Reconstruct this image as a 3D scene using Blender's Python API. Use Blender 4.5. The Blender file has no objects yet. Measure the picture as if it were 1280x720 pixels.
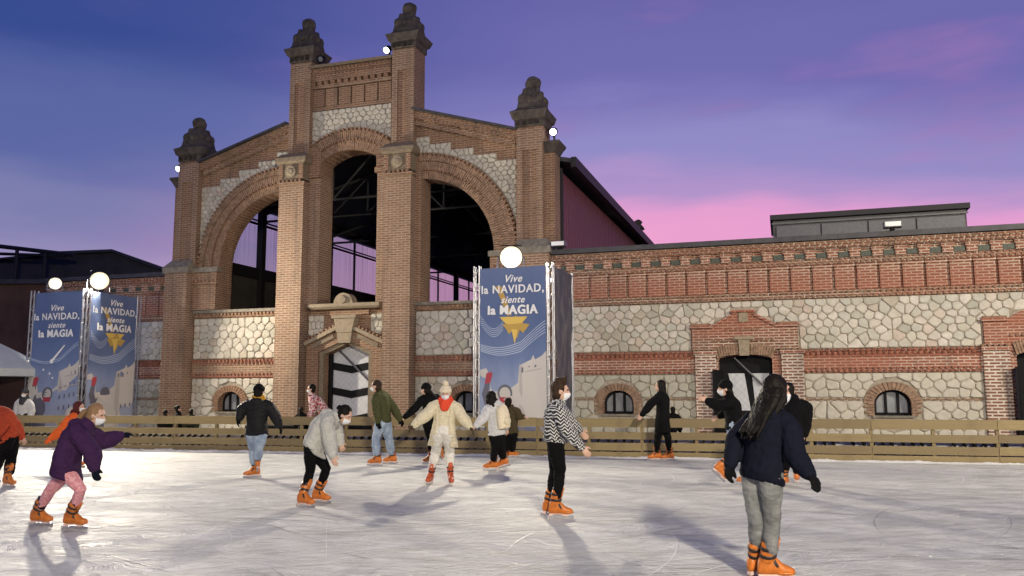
import bpy, bmesh, math, random
from math import sin, cos, pi, radians, sqrt, atan2
from mathutils import Vector, Matrix, noise
from mathutils.geometry import tessellate_polygon
random.seed(7)
V = Vector
scene = bpy.context.scene
COL = scene.collection

# ------------------------------------------------------------------ camera
F_PX = 1040.0; CAM_H = 1.55; PITCH = radians(6.96); ROLL = radians(0.185)
_cr, _sr = cos(ROLL), sin(ROLL)
_right = V((1, 0, 0)); _fwd = V((0, cos(PITCH), sin(PITCH))); _down = V((0, sin(PITCH), -cos(PITCH)))
CR = _cr * _right + _sr * _down
CD = -_sr * _right + _cr * _down
CP = V((0, 0, CAM_H))
cam_data = bpy.data.cameras.new('camera'); cam = bpy.data.objects.new('camera', cam_data); COL.objects.link(cam)
cam_data.sensor_width = 36.0; cam_data.lens = 36.0 * F_PX / 1280.0
cam_data.clip_start = 0.05; cam_data.clip_end = 2000
_m = Matrix((CR, -CD, -_fwd)).transposed().to_4x4(); _m.translation = CP
cam.matrix_world = _m
scene.camera = cam

# ------------------------------------------------------------------ sky
def lin(c):
    c = c / 255.0
    return c / 12.92 if c <= 0.04045 else ((c + 0.055) / 1.055) ** 2.4
def rgb(r, g, b): return (lin(r), lin(g), lin(b), 1.0)

world = bpy.data.worlds.new('World'); scene.world = world; world.use_nodes = True
wn = world.node_tree; wn.nodes.clear()
def wnode(t, **k):
    n = wn.nodes.new(t)
    for a, b in k.items(): setattr(n, a, b)
    return n
def wl(a, b): wn.links.new(a, b)
def wmath(op, a, b=None, c=None, clamp=False):
    n = wnode('ShaderNodeMath', operation=op, use_clamp=clamp)
    for i, v in enumerate((a, b, c)):
        if v is None: continue
        if isinstance(v, (int, float)): n.inputs[i].default_value = v
        else: wl(v, n.inputs[i])
    return n.outputs[0]
def wramp(fac, stops):
    n = wnode('ShaderNodeValToRGB'); n.color_ramp.interpolation = 'EASE'
    e = n.color_ramp.elements
    while len(e) > 1: e.remove(e[-1])
    e[0].position, e[0].color = stops[0]
    for p, c in stops[1:]:
        q = e.new(p); q.color = c
    wl(fac, n.inputs[0]); return n.outputs[0]
tc = wnode('ShaderNodeTexCoord'); sep = wnode('ShaderNodeSeparateXYZ'); wl(tc.outputs['Generated'], sep.inputs[0])
sx, sy, sz = sep.outputs
# soft streaky cloud noise, stretched along the horizon
mp = wnode('ShaderNodeMapping'); mp.inputs['Scale'].default_value = (2.0, 2.0, 9.0); mp.inputs['Rotation'].default_value = (0.0, 0.16, 0.0)
wl(tc.outputs['Generated'], mp.inputs[0])
nz = wnode('ShaderNodeTexNoise'); nz.inputs['Scale'].default_value = 1.6; nz.inputs['Detail'].default_value = 4.0; nz.inputs['Roughness'].default_value = 0.5
wl(mp.outputs[0], nz.inputs['Vector'])
cl = wmath('SUBTRACT', nz.outputs[0], 0.5)
gl = wnode('ShaderNodeMapRange', interpolation_type='SMOOTHSTEP'); gl.inputs['From Min'].default_value = 0.22; gl.inputs['From Max'].default_value = 0.60; gl.inputs['To Max'].default_value = 0.045
azr = wmath('DIVIDE', sx, wmath('MAXIMUM', wmath('SQRT', wmath('ADD', wmath('MULTIPLY', sx, sx), wmath('MULTIPLY', sy, sy))), 0.01))
wl(azr, gl.inputs[0])
elev = wmath('ADD', wmath('ADD', sz, wmath('MULTIPLY', cl, 0.13)), gl.outputs[0])
ef = wmath('MULTIPLY', elev, 1.6, clamp=True)          # 0 horizon .. 1 at z = .625
left = wramp(ef, [(0.0, rgb(186, 162, 196)), (0.18, rgb(164, 150, 190)), (0.30, rgb(124, 126, 174)), (0.42, rgb(92, 104, 164)), (0.60, rgb(56, 76, 144)), (1.0, rgb(46, 64, 130))])
right = wramp(ef, [(0.0, rgb(236, 150, 190)), (0.22, rgb(244, 164, 206)), (0.31, rgb(230, 160, 208)), (0.38, rgb(176, 148, 202)), (0.45, rgb(146, 140, 198)), (0.60, rgb(112, 108, 176)), (0.78, rgb(100, 98, 166)), (1.0, rgb(58, 74, 142))])
azf = wnode('ShaderNodeMapRange', interpolation_type='SMOOTHSTEP'); azf.inputs['From Min'].default_value = -0.52; azf.inputs['From Max'].default_value = 0.12
wl(wmath('ADD', azr, wmath('MULTIPLY', cl, 0.35)), azf.inputs[0])
mx = wnode('ShaderNodeMix', data_type='RGBA'); wl(azf.outputs[0], mx.inputs['Factor']); wl(left, mx.inputs['A']); wl(right, mx.inputs['B'])
# pink cloud wisps high up
wisp = wnode('ShaderNodeMapRange', interpolation_type='SMOOTHSTEP'); wisp.inputs['From Min'].default_value = 0.54; wisp.inputs['From Max'].default_value = 0.76; wisp.inputs['To Max'].default_value = 0.32
wl(nz.outputs[0], wisp.inputs[0])
wf = wmath('MULTIPLY', wisp.outputs[0], azf.outputs[0])
mx2 = wnode('ShaderNodeMix', data_type='RGBA'); wl(wf, mx2.inputs['Factor']); wl(mx.outputs['Result'], mx2.inputs['A']); mx2.inputs['B'].default_value = rgb(198, 134, 188)
# away from the afterglow the sky goes on as plain dusk blue
bk = wnode('ShaderNodeMapRange', interpolation_type='SMOOTHSTEP'); bk.inputs['From Min'].default_value = -0.4; bk.inputs['From Max'].default_value = 0.5
wl(sy, bk.inputs[0])
mx3 = wnode('ShaderNodeMix', data_type='RGBA'); wl(bk.outputs[0], mx3.inputs['Factor']); mx3.inputs['A'].default_value = rgb(66, 78, 140); wl(mx2.outputs['Result'], mx3.inputs['B'])
bg = wnode('ShaderNodeBackground'); bg.inputs['Strength'].default_value = 1.0; wl(mx3.outputs['Result'], bg.inputs[0])
wo = wnode('ShaderNodeOutputWorld'); wl(bg.outputs[0], wo.inputs[0])

# ------------------------------------------------------------------ exposure
scene.view_settings.view_transform = 'Standard'; scene.view_settings.look = 'None'
scene.view_settings.exposure = 0.0; scene.view_settings.gamma = 1.0
scene.view_settings.use_curve_mapping = False
scene.cycles.max_bounces = 6; scene.cycles.use_denoising = True
LAMP_SCALE = 1.0
# rink floodlights: (name, lamp place, aim point, watts, colour)
WARM = (1.0, 0.89, 0.70); COOL = (1.0, 0.95, 0.86)
FLOOD_R, FLOOD_L, FLOOD_L2 = 900.0, 2300.0, 700.0
MASTS = (
    ('lamp mast at the near left edge of the rink', (-17.0, 9.0, 0), ((-0.4, (-9, 28, 2), 130.0, WARM), (0.4, (-2, 25, 3), 90.0, WARM))),
    ('lamp mast at the near right edge of the rink', (15.5, 7.5, 0), ((-0.4, (4, 24, 2), 330.0, WARM), (0.4, (11, 21, 2), 360.0, WARM))),
    ('lamp mast behind the photographer', (3.0, -10.0, 0), ((-0.4, (-3, 27, 5), 420.0, WARM), (0.4, (5, 24, 2), 500.0, WARM), (0.0, (2.5, 7.0, 0.0), 760.0, WARM))),  # third lamp is an added fill for the near ice
)

# ------------------------------------------------------------------ pixel rays of the 1280 x 720 frame, used to survey the place
def ray(px, py):
    return (CR * ((px - 640) / F_PX) + CD * ((py - 360) / F_PX) + _fwd)
def at_depth(px, py, y):
    d = ray(px, py); return CP + d * (y / d.y)
def on_ground(px, py, z=0.0):
    d = ray(px, py); return CP + d * ((z - CAM_H) / d.z)
def at_dist(px, py, origin, L, sign):
    d = ray(px, py).normalized(); oc = CP - origin
    b = oc.dot(d); c = oc.length_squared - L * L; disc = b * b - c
    if disc <= 0:
        p = CP + d * (-b); return origin + (p - origin).normalized() * min((p - origin).length, L * 1.12)
    s = sqrt(disc) * min(1.0, abs(sign))
    t = -b - s if sign > 0 else -b + s
    return CP + d * t

# building frame: x along the facade (right), y into the building, z up
FA = radians(18); OB = V((-5.3579, 27.0938, 0.0))
EX = V((cos(FA), -sin(FA), 0)); EY = V((sin(FA), cos(FA), 0))
def bw(x, y, z): return OB + EX * x + EY * y + V((0, 0, z))

# ------------------------------------------------------------------ materials
MATS = {}
class NT:
    def __init__(s, name):
        s.m = bpy.data.materials.new(name); s.m.use_nodes = True
        s.t = s.m.node_tree; s.b = s.t.nodes['Principled BSDF']
    def n(s, t, **k):
        x = s.t.nodes.new(t)
        for a, b in k.items(): setattr(x, a, b)
        return x
    def l(s, a, b): s.t.links.new(a, b)
    def math(s, op, a, b=None, clamp=False):
        n = s.n('ShaderNodeMath', operation=op, use_clamp=clamp)
        for i, v in enumerate((a, b)):
            if v is None: continue
            if isinstance(v, (int, float)): n.inputs[i].default_value = v
            else: s.l(v, n.inputs[i])
        return n.outputs[0]
    def mix(s, f, a, b, blend='MIX'):
        n = s.n('ShaderNodeMix', data_type='RGBA', blend_type=blend)
        for k, v in (('Factor', f), ('A', a), ('B', b)):
            if isinstance(v, (int, float)): n.inputs[k].default_value = v
            elif isinstance(v, tuple): n.inputs[k].default_value = v if len(v) == 4 else v + (1,)
            else: s.l(v, n.inputs[k])
        return n.outputs['Result']
    def obj(s): return s.n('ShaderNodeTexCoord').outputs['Object']
    def mapping(s, vec, scale=(1, 1, 1), rot=(0, 0, 0), loc=(0, 0, 0)):
        n = s.n('ShaderNodeMapping'); n.inputs['Scale'].default_value = scale; n.inputs['Rotation'].default_value = rot; n.inputs['Location'].default_value = loc
        s.l(vec, n.inputs[0]); return n.outputs[0]
    def noise(s, vec, scale, detail=4, rough=0.55):
        n = s.n('ShaderNodeTexNoise'); n.inputs['Scale'].default_value = scale; n.inputs['Detail'].default_value = detail; n.inputs['Roughness'].default_value = rough
        if vec is not None: s.l(vec, n.inputs['Vector'])
        return n.outputs[0]
    def ramp(s, fac, stops, interp='LINEAR'):
        n = s.n('ShaderNodeValToRGB'); n.color_ramp.interpolation = interp
        e = n.color_ramp.elements
        while len(e) > 1: e.remove(e[-1])
        e[0].position = stops[0][0]; e[0].color = tuple(stops[0][1]) + ((1,) if len(stops[0][1]) == 3 else ())
        for p, c in stops[1:]:
            q = e.new(p); q.color = tuple(c) + ((1,) if len(c) == 3 else ())
        s.l(fac, n.inputs[0]); return n.outputs[0]
    def maprange(s, v, a, b, c=0.0, d=1.0):
        n = s.n('ShaderNodeMapRange'); n.inputs['From Min'].default_value = a; n.inputs['From Max'].default_value = b; n.inputs['To Min'].default_value = c; n.inputs['To Max'].default_value = d
        s.l(v, n.inputs[0]); return n.outputs[0]
    def bump(s, h, strength=0.5, dist=0.01):
        n = s.n('ShaderNodeBump'); n.inputs['Strength'].default_value = strength; n.inputs['Distance'].default_value = dist
        s.l(h, n.inputs['Height']); s.l(n.outputs[0], s.b.inputs['Normal'])
    def col(s, c):
        if isinstance(c, tuple): s.b.inputs['Base Color'].default_value = c if len(c) == 4 else c + (1,)
        else: s.l(c, s.b.inputs['Base Color'])
    def rough(s, r):
        if isinstance(r, (int, float)): s.b.inputs['Roughness'].default_value = r
        else: s.l(r, s.b.inputs['Roughness'])

def brick_mat(name, c1, c2, mortar, msize=0.010, dirt=0.35, rowh=0.076, var=0.0, bw_=0.27):
    t = NT(name); o = t.obj(); sp = t.n('ShaderNodeSeparateXYZ'); t.l(o, sp.inputs[0])
    cb = t.n('ShaderNodeCombineXYZ'); t.l(t.math('ADD', sp.outputs[0], sp.outputs[1]), cb.inputs[0]); t.l(sp.outputs[2], cb.inputs[1])
    br = t.n('ShaderNodeTexBrick'); t.l(cb.outputs[0], br.inputs['Vector'])
    br.inputs['Color1'].default_value = c1 + (1,); br.inputs['Color2'].default_value = c2 + (1,); br.inputs['Mortar'].default_value = mortar + (1,)
    br.inputs['Scale'].default_value = 1.0; br.inputs['Mortar Size'].default_value = msize; br.inputs['Mortar Smooth'].default_value = 0.1
    br.inputs['Brick Width'].default_value = bw_; br.inputs['Row Height'].default_value = rowh; br.inputs['Bias'].default_value = 0.0
    n1 = t.noise(o, 1.3, 5); n2 = t.noise(o, 9.0, 4)
    c = t.mix(t.maprange(n1, 0.35, 0.75, 0.0, dirt), br.outputs['Color'], (0.09, 0.065, 0.05))
    c = t.mix(t.maprange(n2, 0.3, 0.8, 0.0, 0.5), c, (c1[0] * 1.5, c1[1] * 1.6, c1[2] * 1.6))
    st = t.noise(t.mapping(o, (2.6, 2.6, 0.35)), 1.0, 4)
    c = t.mix(t.maprange(st, 0.52, 0.74, 0.0, 0.55), c, (0.075, 0.058, 0.046))
    if var:      # broad noise mixes some stretches of the brick redder
        n3 = t.noise(t.mapping(o, (0.22, 0.22, 0.8)), 1.0, 3)
        c = t.mix(t.maprange(n3, 0.45, 0.62, 0.0, var), c, (0.30, 0.085, 0.042), 'MIX')
    t.col(c); t.rough(0.88)
    t.bump(t.math('ADD', t.math('MULTIPLY', t.math('SUBTRACT', 1.0, br.outputs['Fac']), 1.0), t.math('MULTIPLY', n2, 0.5)), 0.7, 0.012)
    return t.m
def plain(name, c, rough=0.8, metal=0.0, grain=0.0, gscale=30.0, bump=0.0, spec=None):
    t = NT(name)
    if grain or bump:
        o = t.obj(); n = t.noise(o, gscale, 4)
        if grain:
            t.col(t.mix(t.maprange(n, 0.3, 0.7), tuple(v * (1 - grain) for v in c), tuple(min(1, v * (1 + grain)) for v in c)))
        else: t.col(c)
        if bump: t.bump(n, bump, 0.01)
    else: t.col(c)
    t.rough(rough); t.b.inputs['Metallic'].default_value = metal
    if spec is not None: t.b.inputs['Specular IOR Level'].default_value = spec
    return t.m
def emit(name, c, s):
    t = NT(name); t.col(c); t.b.inputs['Emission Color'].default_value = c + (1,); t.b.inputs['Emission Strength'].default_value = s
    return t.m

M = {}
M['brick'] = brick_mat('hall_brick', (0.175, 0.076, 0.038), (0.275, 0.140, 0.074), (0.36, 0.29, 0.21), 0.014)
M['brick_pale'] = brick_mat('pale_brick', (0.180, 0.086, 0.046), (0.28, 0.158, 0.092), (0.38, 0.31, 0.235), 0.016)
M['brick_wing'] = brick_mat('wing_brick', (0.150, 0.052, 0.028), (0.27, 0.115, 0.066), (0.60, 0.52, 0.42), 0.0165, var=0.60)
M['brick_red'] = brick_mat('red_brick', (0.21, 0.062, 0.036), (0.30, 0.115, 0.070), (0.60, 0.51, 0.41), 0.0155, var=0.5)
M['brick_diaper'] = brick_mat('white_jointed_brick', (0.16, 0.060, 0.036), (0.25, 0.11, 0.070), (0.68, 0.62, 0.53), 0.021, rowh=0.082)
def stone_mat():
    t = NT('rubble_stone'); oi = t.n('ShaderNodeObjectInfo'); o0 = t.obj()
    va = t.n('ShaderNodeVectorMath', operation='MULTIPLY_ADD'); t.l(oi.outputs['Random'], va.inputs[0]); va.inputs[1].default_value = (31, 17, 23); t.l(o0, va.inputs[2]); o = va.outputs[0]
    base = t.ramp(oi.outputs['Random'], [(0, (0.36, 0.35, 0.29)), (0.2, (0.55, 0.51, 0.43)), (0.4, (0.47, 0.46, 0.40)), (0.6, (0.56, 0.51, 0.44)), (0.8, (0.62, 0.58, 0.51)), (0.9, (0.52, 0.42, 0.35)), (1, (0.40, 0.37, 0.29))])
    n = t.noise(o, 7, 5); n2 = t.noise(o, 45, 4)
    c = t.mix(t.maprange(n, 0.35, 0.75, 0, 0.45), base, (0.26, 0.24, 0.17))
    c = t.mix(t.maprange(n2, 0.4, 0.8, 0, 0.3), c, (0.58, 0.54, 0.46))
    t.col(c); t.rough(0.9); t.bump(t.math('ADD', n, t.math('MULTIPLY', n2, 0.5)), 0.6, 0.02)
    return t.m
M['stone'] = stone_mat()
M['mortar'] = plain('grey_mortar', (0.33, 0.285, 0.225), 0.95, grain=0.3, gscale=14, bump=0.4)
M['cap'] = plain('capital_stone', (0.20, 0.155, 0.105), 0.9, grain=0.25, gscale=10, bump=0.4)
M['keystone'] = plain('pale_keystone', (0.28, 0.225, 0.155), 0.9, grain=0.18, gscale=12, bump=0.3)
M['dark_stone'] = plain('weathered_dark_stone', (0.075, 0.062, 0.052), 0.95, grain=0.45, gscale=6, bump=0.7)
M['sill'] = plain('sill_stone', (0.20, 0.175, 0.14), 0.9, grain=0.3, gscale=8, bump=0.3)
M['glaze_brick'] = plain('green_glazed_brick', (0.065, 0.075, 0.055), 0.6, grain=0.5, gscale=18, bump=0.3)
M['steel_dark'] = plain('dark_steel', (0.022, 0.020, 0.024), 0.6, 0.3, grain=0.3)
M['black'] = plain('black_paint', (0.008, 0.008, 0.009), 0.7, spec=0.15)
M['steel_grey'] = plain('grey_steel', (0.10, 0.10, 0.11), 0.5, 0.5, grain=0.2)
M['roof_metal'] = plain('dark_roof_metal', (0.055, 0.052, 0.058), 0.6, 0.2, grain=0.25, gscale=5)
M['truss'] = plain('dark_truss_steel', (0.035, 0.034, 0.036), 0.7, 0.2)  # plain dark steel tone for the roof trusses
M['alu'] = plain('aluminium', (0.30, 0.30, 0.32), 0.4, 0.85, grain=0.1)
M['white_plastic'] = plain('white_plastic', (0.80, 0.80, 0.78), 0.5)
M['inner'] = plain('black_interior', (0.020, 0.018, 0.017), 0.9, grain=0.3, gscale=2)  # near-black base colour with a little grain
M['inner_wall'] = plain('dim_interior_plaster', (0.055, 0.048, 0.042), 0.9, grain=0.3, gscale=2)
def clad_mat():
    t = NT('wine_red_cladding'); o = t.obj(); n = t.noise(t.mapping(o, (1, 6, 0.5)), 2.0, 3)
    t.col(t.mix(n, (0.10, 0.028, 0.042), (0.16, 0.045, 0.062))); t.rough(0.55)
    return t.m
M['clad'] = clad_mat()
def poly_mat():
    t = NT('fluted_translucent_panel'); o = t.obj(); sp = t.n('ShaderNodeSeparateXYZ'); t.l(o, sp.inputs[0])
    n = t.noise(t.mapping(o, (1, 9, 0.08)), 2.0, 4)
    out = t.t.nodes['Material Output']
    tr = t.n('ShaderNodeBsdfTransparent'); tl = t.n('ShaderNodeBsdfTranslucent')
    t.l(t.ramp(n, [(0.28, (0.60, 0.62, 0.64)), (0.42, (0.84, 0.92, 0.90)), (0.6, (0.90, 0.99, 0.95)), (0.75, (0.95, 1.0, 1.0))]), tr.inputs[0]); tl.inputs[0].default_value = (0.85, 0.72, 0.80, 1)
    m = t.n('ShaderNodeMixShader'); m.inputs[0].default_value = 0.18; t.l(tr.outputs[0], m.inputs[1]); t.l(tl.outputs[0], m.inputs[2]); t.l(m.outputs[0], out.inputs[0])
    return t.m
M['poly'] = poly_mat()
def glass_mat():
    t = NT('dusty_window_glass'); o = t.obj(); n = t.noise(o, 3.0, 3)
    t.col(t.mix(n, (0.10, 0.11, 0.12), (0.34, 0.35, 0.37))); t.rough(0.18); t.b.inputs['Specular IOR Level'].default_value = 0.6
    return t.m
M['glass'] = glass_mat()
def leaded_mat():
    t = NT('quilted_white_sheet'); o = t.obj(); sp = t.n('ShaderNodeSeparateXYZ'); t.l(o, sp.inputs[0])
    a = t.math('ADD', sp.outputs[0], sp.outputs[2]); b = t.math('SUBTRACT', sp.outputs[0], sp.outputs[2])
    def lines(v):
        w = t.math('ABSOLUTE', t.math('SUBTRACT', t.math('FRACT', t.math('MULTIPLY', v, 5.2)), 0.5))
        return t.maprange(w, 0.0, 0.06, 1.0, 0.0)
    f = t.math('MAXIMUM', lines(a), lines(b), clamp=True)
    n = t.noise(o, 6, 3)
    t.col(t.mix(t.math('MULTIPLY', f, 0.55), t.mix(n, (0.46, 0.47, 0.50), (0.60, 0.61, 0.63)), (0.22, 0.23, 0.25))); t.rough(0.6); t.bump(f, 0.4, 0.01)
    return t.m
M['quilt'] = leaded_mat()
def wood_mat():
    t = NT('pale_pine_board'); o = t.obj(); oi = t.n('ShaderNodeObjectInfo')
    n = t.noise(t.mapping(o, (0.5, 8, 14)), 3.0, 5); k = t.noise(o, 2.2, 3)
    c = t.mix(n, (0.19, 0.140, 0.060), (0.30, 0.230, 0.105)); c = t.mix(t.math('MULTIPLY', oi.outputs['Random'], 0.8), c, (0.13, 0.095, 0.048))
    c = t.mix(t.maprange(k, 0.55, 0.75, 0, 0.45), c, (0.14, 0.10, 0.05))
    t.col(c); t.rough(0.7); t.bump(n, 0.3, 0.004)
    return t.m
M['wood'] = wood_mat()
def ice_mat():
    t = NT('scratched_ice'); o = t.obj()
    big = t.noise(o, 0.35, 4); mid = t.noise(t.mapping(o, (1, 1.6, 1), (0, 0, 0.4)), 2.2, 6, 0.65); fine = t.noise(o, 22, 5, 0.7)
    warp = t.n('ShaderNodeTexNoise'); warp.inputs['Scale'].default_value = 0.55; warp.inputs['Detail'].default_value = 2; t.l(o, warp.inputs['Vector'])
    wv = t.n('ShaderNodeVectorMath', operation='MULTIPLY_ADD'); t.l(warp.outputs['Color'], wv.inputs[0]); wv.inputs[1].default_value = (2.4, 2.4, 0); t.l(o, wv.inputs[2])
    sc = None
    for rot, sx_, sy_ in ((0.3, 0.5, 9.0), (1.3, 0.45, 8.0), (2.2, 0.6, 10.0), (-0.5, 0.4, 7.0)):
        nn = t.noise(t.mapping(wv.outputs[0], (sx_, sy_, 1), (0, 0, rot)), 1.7, 3, 0.6)
        l = t.maprange(t.math('ABSOLUTE', t.math('SUBTRACT', nn, 0.5)), 0.0, 0.022, 1.0, 0.0)
        sc = l if sc is None else t.math('MAXIMUM', sc, l)
    c = t.mix(t.maprange(big, 0.35, 0.65), (0.48, 0.48, 0.455), (0.58, 0.58, 0.55))
    c = t.mix(t.maprange(mid, 0.40, 0.72, 0, 0.8), c, (0.78, 0.78, 0.745))
    c = t.mix(t.math('MULTIPLY', sc, t.maprange(mid, 0.35, 0.6, 0.15, 0.65)), c, (0.84, 0.84, 0.81))
    dark = t.maprange(t.noise(t.mapping(wv.outputs[0], (0.5, 3.5, 1), (0, 0, 0.15)), 1.1, 4), 0.58, 0.74, 0, 0.45)
    c = t.mix(dark, c, (0.44, 0.44, 0.42))
    t.col(c)
    t.rough(t.maprange(mid, 0.3, 0.75, 0.50, 0.75)); t.b.inputs['Specular IOR Level'].default_value = 0.13
    t.bump(t.math('ADD', t.math('ADD', t.math('MULTIPLY', mid, 0.8), t.math('MULTIPLY', fine, 0.35)), t.math('MULTIPLY', sc, 0.35)), 0.85, 0.022)
    return t.m
M['ice'] = ice_mat()
M['snow'] = plain('shaved_ice', (0.80, 0.80, 0.775), 0.8, grain=0.1, gscale=20, bump=0.6)
M['paving'] = plain('dark_paving', (0.06, 0.057, 0.055), 0.85, grain=0.3, gscale=3, bump=0.3)

# ------------------------------------------------------------------ mesh helpers
class MB:
    def __init__(s): s.v = []; s.f = []
    def add(s, vs, fs):
        o = len(s.v); s.v += [tuple(p) for p in vs]; s.f += [tuple(i + o for i in f) for f in fs]; return s
    def box(s, x0, x1, y0, y1, z0, z1):
        vs = [(x0, y0, z0), (x1, y0, z0), (x1, y1, z0), (x0, y1, z0), (x0, y0, z1), (x1, y0, z1), (x1, y1, z1), (x0, y1, z1)]
        return s.add(vs, [(0, 3, 2, 1), (4, 5, 6, 7), (0, 1, 5, 4), (1, 2, 6, 5), (2, 3, 7, 6), (3, 0, 4, 7)])
    def obox(s, c, ax, ay, az):
        c = V(c); vs = [c + ax * i + ay * j + az * k for k in (-1, 1) for i, j in ((-1, -1), (1, -1), (1, 1), (-1, 1))]
        return s.add(vs, [(0, 3, 2, 1), (4, 5, 6, 7), (0, 1, 5, 4), (1, 2, 6, 5), (2, 3, 7, 6), (3, 0, 4, 7)])
    def frustum(s, rings):
        """rings of square sections: (cx, cy, hx, hy, z)"""
        vs = []; fs = []
        for cx, cy, hx, hy, z in rings: vs += [(cx - hx, cy - hy, z), (cx + hx, cy - hy, z), (cx + hx, cy + hy, z), (cx - hx, cy + hy, z)]
        for k in range(len(rings) - 1):
            for i in range(4):
                a = k * 4 + i; b = k * 4 + (i + 1) % 4; fs.append((a, b, b + 4, a + 4))
        fs.append((3, 2, 1, 0)); q = (len(rings) - 1) * 4; fs.append((q, q + 1, q + 2, q + 3))
        return s.add(vs, fs)
    def prism(s, poly, y0, y1, holes=()):
        """polygon in (x, z), front face at y0 and back at y1"""
        def ccw(p, want):
            a = sum(p[i][0] * p[(i + 1) % len(p)][1] - p[(i + 1) % len(p)][0] * p[i][1] for i in range(len(p)))
            return list(p) if (a > 0) == want else list(p)[::-1]
        loops = [ccw(poly, True)] + [ccw(h, False) for h in holes]
        flat = [p for l in loops for p in l]; n = len(flat)
        tris = tessellate_polygon([[V((p[0], p[1], 0)) for p in l] for l in loops])
        vs = [(p[0], y0, p[1]) for p in flat] + [(p[0], y1, p[1]) for p in flat]; fs = []
        for a, b, c in tris:
            pa, pb, pc = flat[a], flat[b], flat[c]
            ar = (pb[0] - pa[0]) * (pc[1] - pa[1]) - (pc[0] - pa[0]) * (pb[1] - pa[1])
            if ar < 0: b, c = c, b
            fs.append((a, b, c)); fs.append((a + n, c + n, b + n))
        k = 0
        for l in loops:
            m = len(l)
            for i in range(m):
                a = k + i; b = k + (i + 1) % m; fs.append((b, a, a + n, b + n))
            k += m
        return s.add(vs, fs)
    def loft(s, secs, n=12):
        vs = []; fs = []
        for c, ax, ay in secs:
            for i in range(n):
                a = 2 * pi * i / n; vs.append(c + ax * cos(a) + ay * sin(a))
        for k in range(len(secs) - 1):
            for i in range(n):
                j = (i + 1) % n; fs.append((k * n + i, k * n + j, (k + 1) * n + j, (k + 1) * n + i))
        fs.append(tuple(range(n))[::-1]); fs.append(tuple((len(secs) - 1) * n + i for i in range(n)))
        return s.add(vs, fs)
    def limb(s, pts, rad, n=10, dome=True):
        pts = [V(p) for p in pts]; secs = []
        ref = None
        for i, p in enumerate(pts):
            t = (pts[min(i + 1, len(pts) - 1)] - pts[max(i - 1, 0)]).normalized()
            if ref is None:
                ref = t.orthogonal().normalized()
            ref = (ref - t * ref.dot(t)); ref = ref.normalized() if ref.length > 1e-6 else t.orthogonal().normalized()
            b = t.cross(ref); secs.append((p, ref * rad[i], b * rad[i], t))
        out = []
        if dome:
            p, a, b, t = secs[0]; r = rad[0]
            out += [(p - t * r * 0.9, a * 0.4, b * 0.4), (p - t * r * 0.55, a * 0.82, b * 0.82)]
        out += [(p, a, b) for p, a, b, t in secs]
        if dome:
            p, a, b, t = secs[-1]; r = rad[-1]
            out += [(p + t * r * 0.55, a * 0.82, b * 0.82), (p + t * r * 0.9, a * 0.4, b * 0.4)]
        return s.loft(out, n)
    def ell(s, c, ax, ay, az, nu=12, nv=8):
        c = V(c); vs = [c - az]; fs = []
        for j in range(1, nv):
            th = -pi / 2 + pi * j / nv
            for i in range(nu):
                a = 2 * pi * i / nu; vs.append(c + ax * (cos(a) * cos(th)) + ay * (sin(a) * cos(th)) + az * sin(th))
        vs.append(c + az); top = len(vs) - 1
        for i in range(nu):
            j = (i + 1) % nu; fs.append((0, 1 + j, 1 + i)); fs.append((top, top - nu + i, top - nu + j))
        for k in range(nv - 2):
            for i in range(nu):
                j = (i + 1) % nu; a = 1 + k * nu; fs.append((a + i, a + j, a + nu + j, a + nu + i))
        return s.add(vs, fs)
    def cyl(s, p, q, r, n=12, r2=None):
        p = V(p); q = V(q); t = (q - p).normalized(); a = t.orthogonal().normalized(); b = t.cross(a); r2 = r if r2 is None else r2
        return s.loft([(p, a * r, b * r), (q, a * r2, b * r2)], n)
    def mesh(s, name, mat=None, smooth=False):
        me = bpy.data.meshes.new(name); me.from_pydata(s.v, [], s.f); me.update()
        if mat: me.materials.append(M[mat] if isinstance(mat, str) else mat)
        if smooth:
            for p in me.polygons: p.use_smooth = True
        return me
    def build(s, name, mat, parent=None, smooth=False, loc=None):
        return link(name, s.mesh(name, mat, smooth), parent, loc)
def link(name, me, parent=None, loc=None):
    o = bpy.data.objects.new(name, me); COL.objects.link(o)
    if parent: o.parent = parent
    if loc is not None: o.location = loc
    return o
def tag(o, label=None, cat=None, group=None, kind=None):
    if label: o['label'] = label
    if cat: o['category'] = cat
    if group: o['group'] = group
    if kind: o['kind'] = kind
    return o
def empty(name, loc=(0, 0, 0), rz=0.0):
    o = bpy.data.objects.new(name, None); COL.objects.link(o); o.location = loc; o.rotation_euler = (0, 0, rz); return o
def bevel_mod(o, w=0.01, seg=1):
    m = o.modifiers.new('bevel', 'BEVEL'); m.width = w; m.segments = seg; m.limit_method = 'ANGLE'; return o

# ================================================================== the ground
tag(MB().add([(-300, -120, -0.06), (300, -120, -0.06), (300, 500, -0.06), (-300, 500, -0.06)], [(0, 1, 2, 3)]).build('ground', 'paving'), kind='structure')
FS = -0.248                                     # the rink fence runs along y = 19.98 + FS * x
def fence_pt(x, off=0.0): return V((x, 19.98 + FS * x + off, 0))
ice = MB().add([(-34, -14, 0), (34, -14, 0), (34, 19.98 + FS * 34, 0), (-34, 19.98 - FS * 34, 0)], [(0, 1, 2, 3)]).build('ice', 'ice')
tag(ice, kind='structure')
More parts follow.
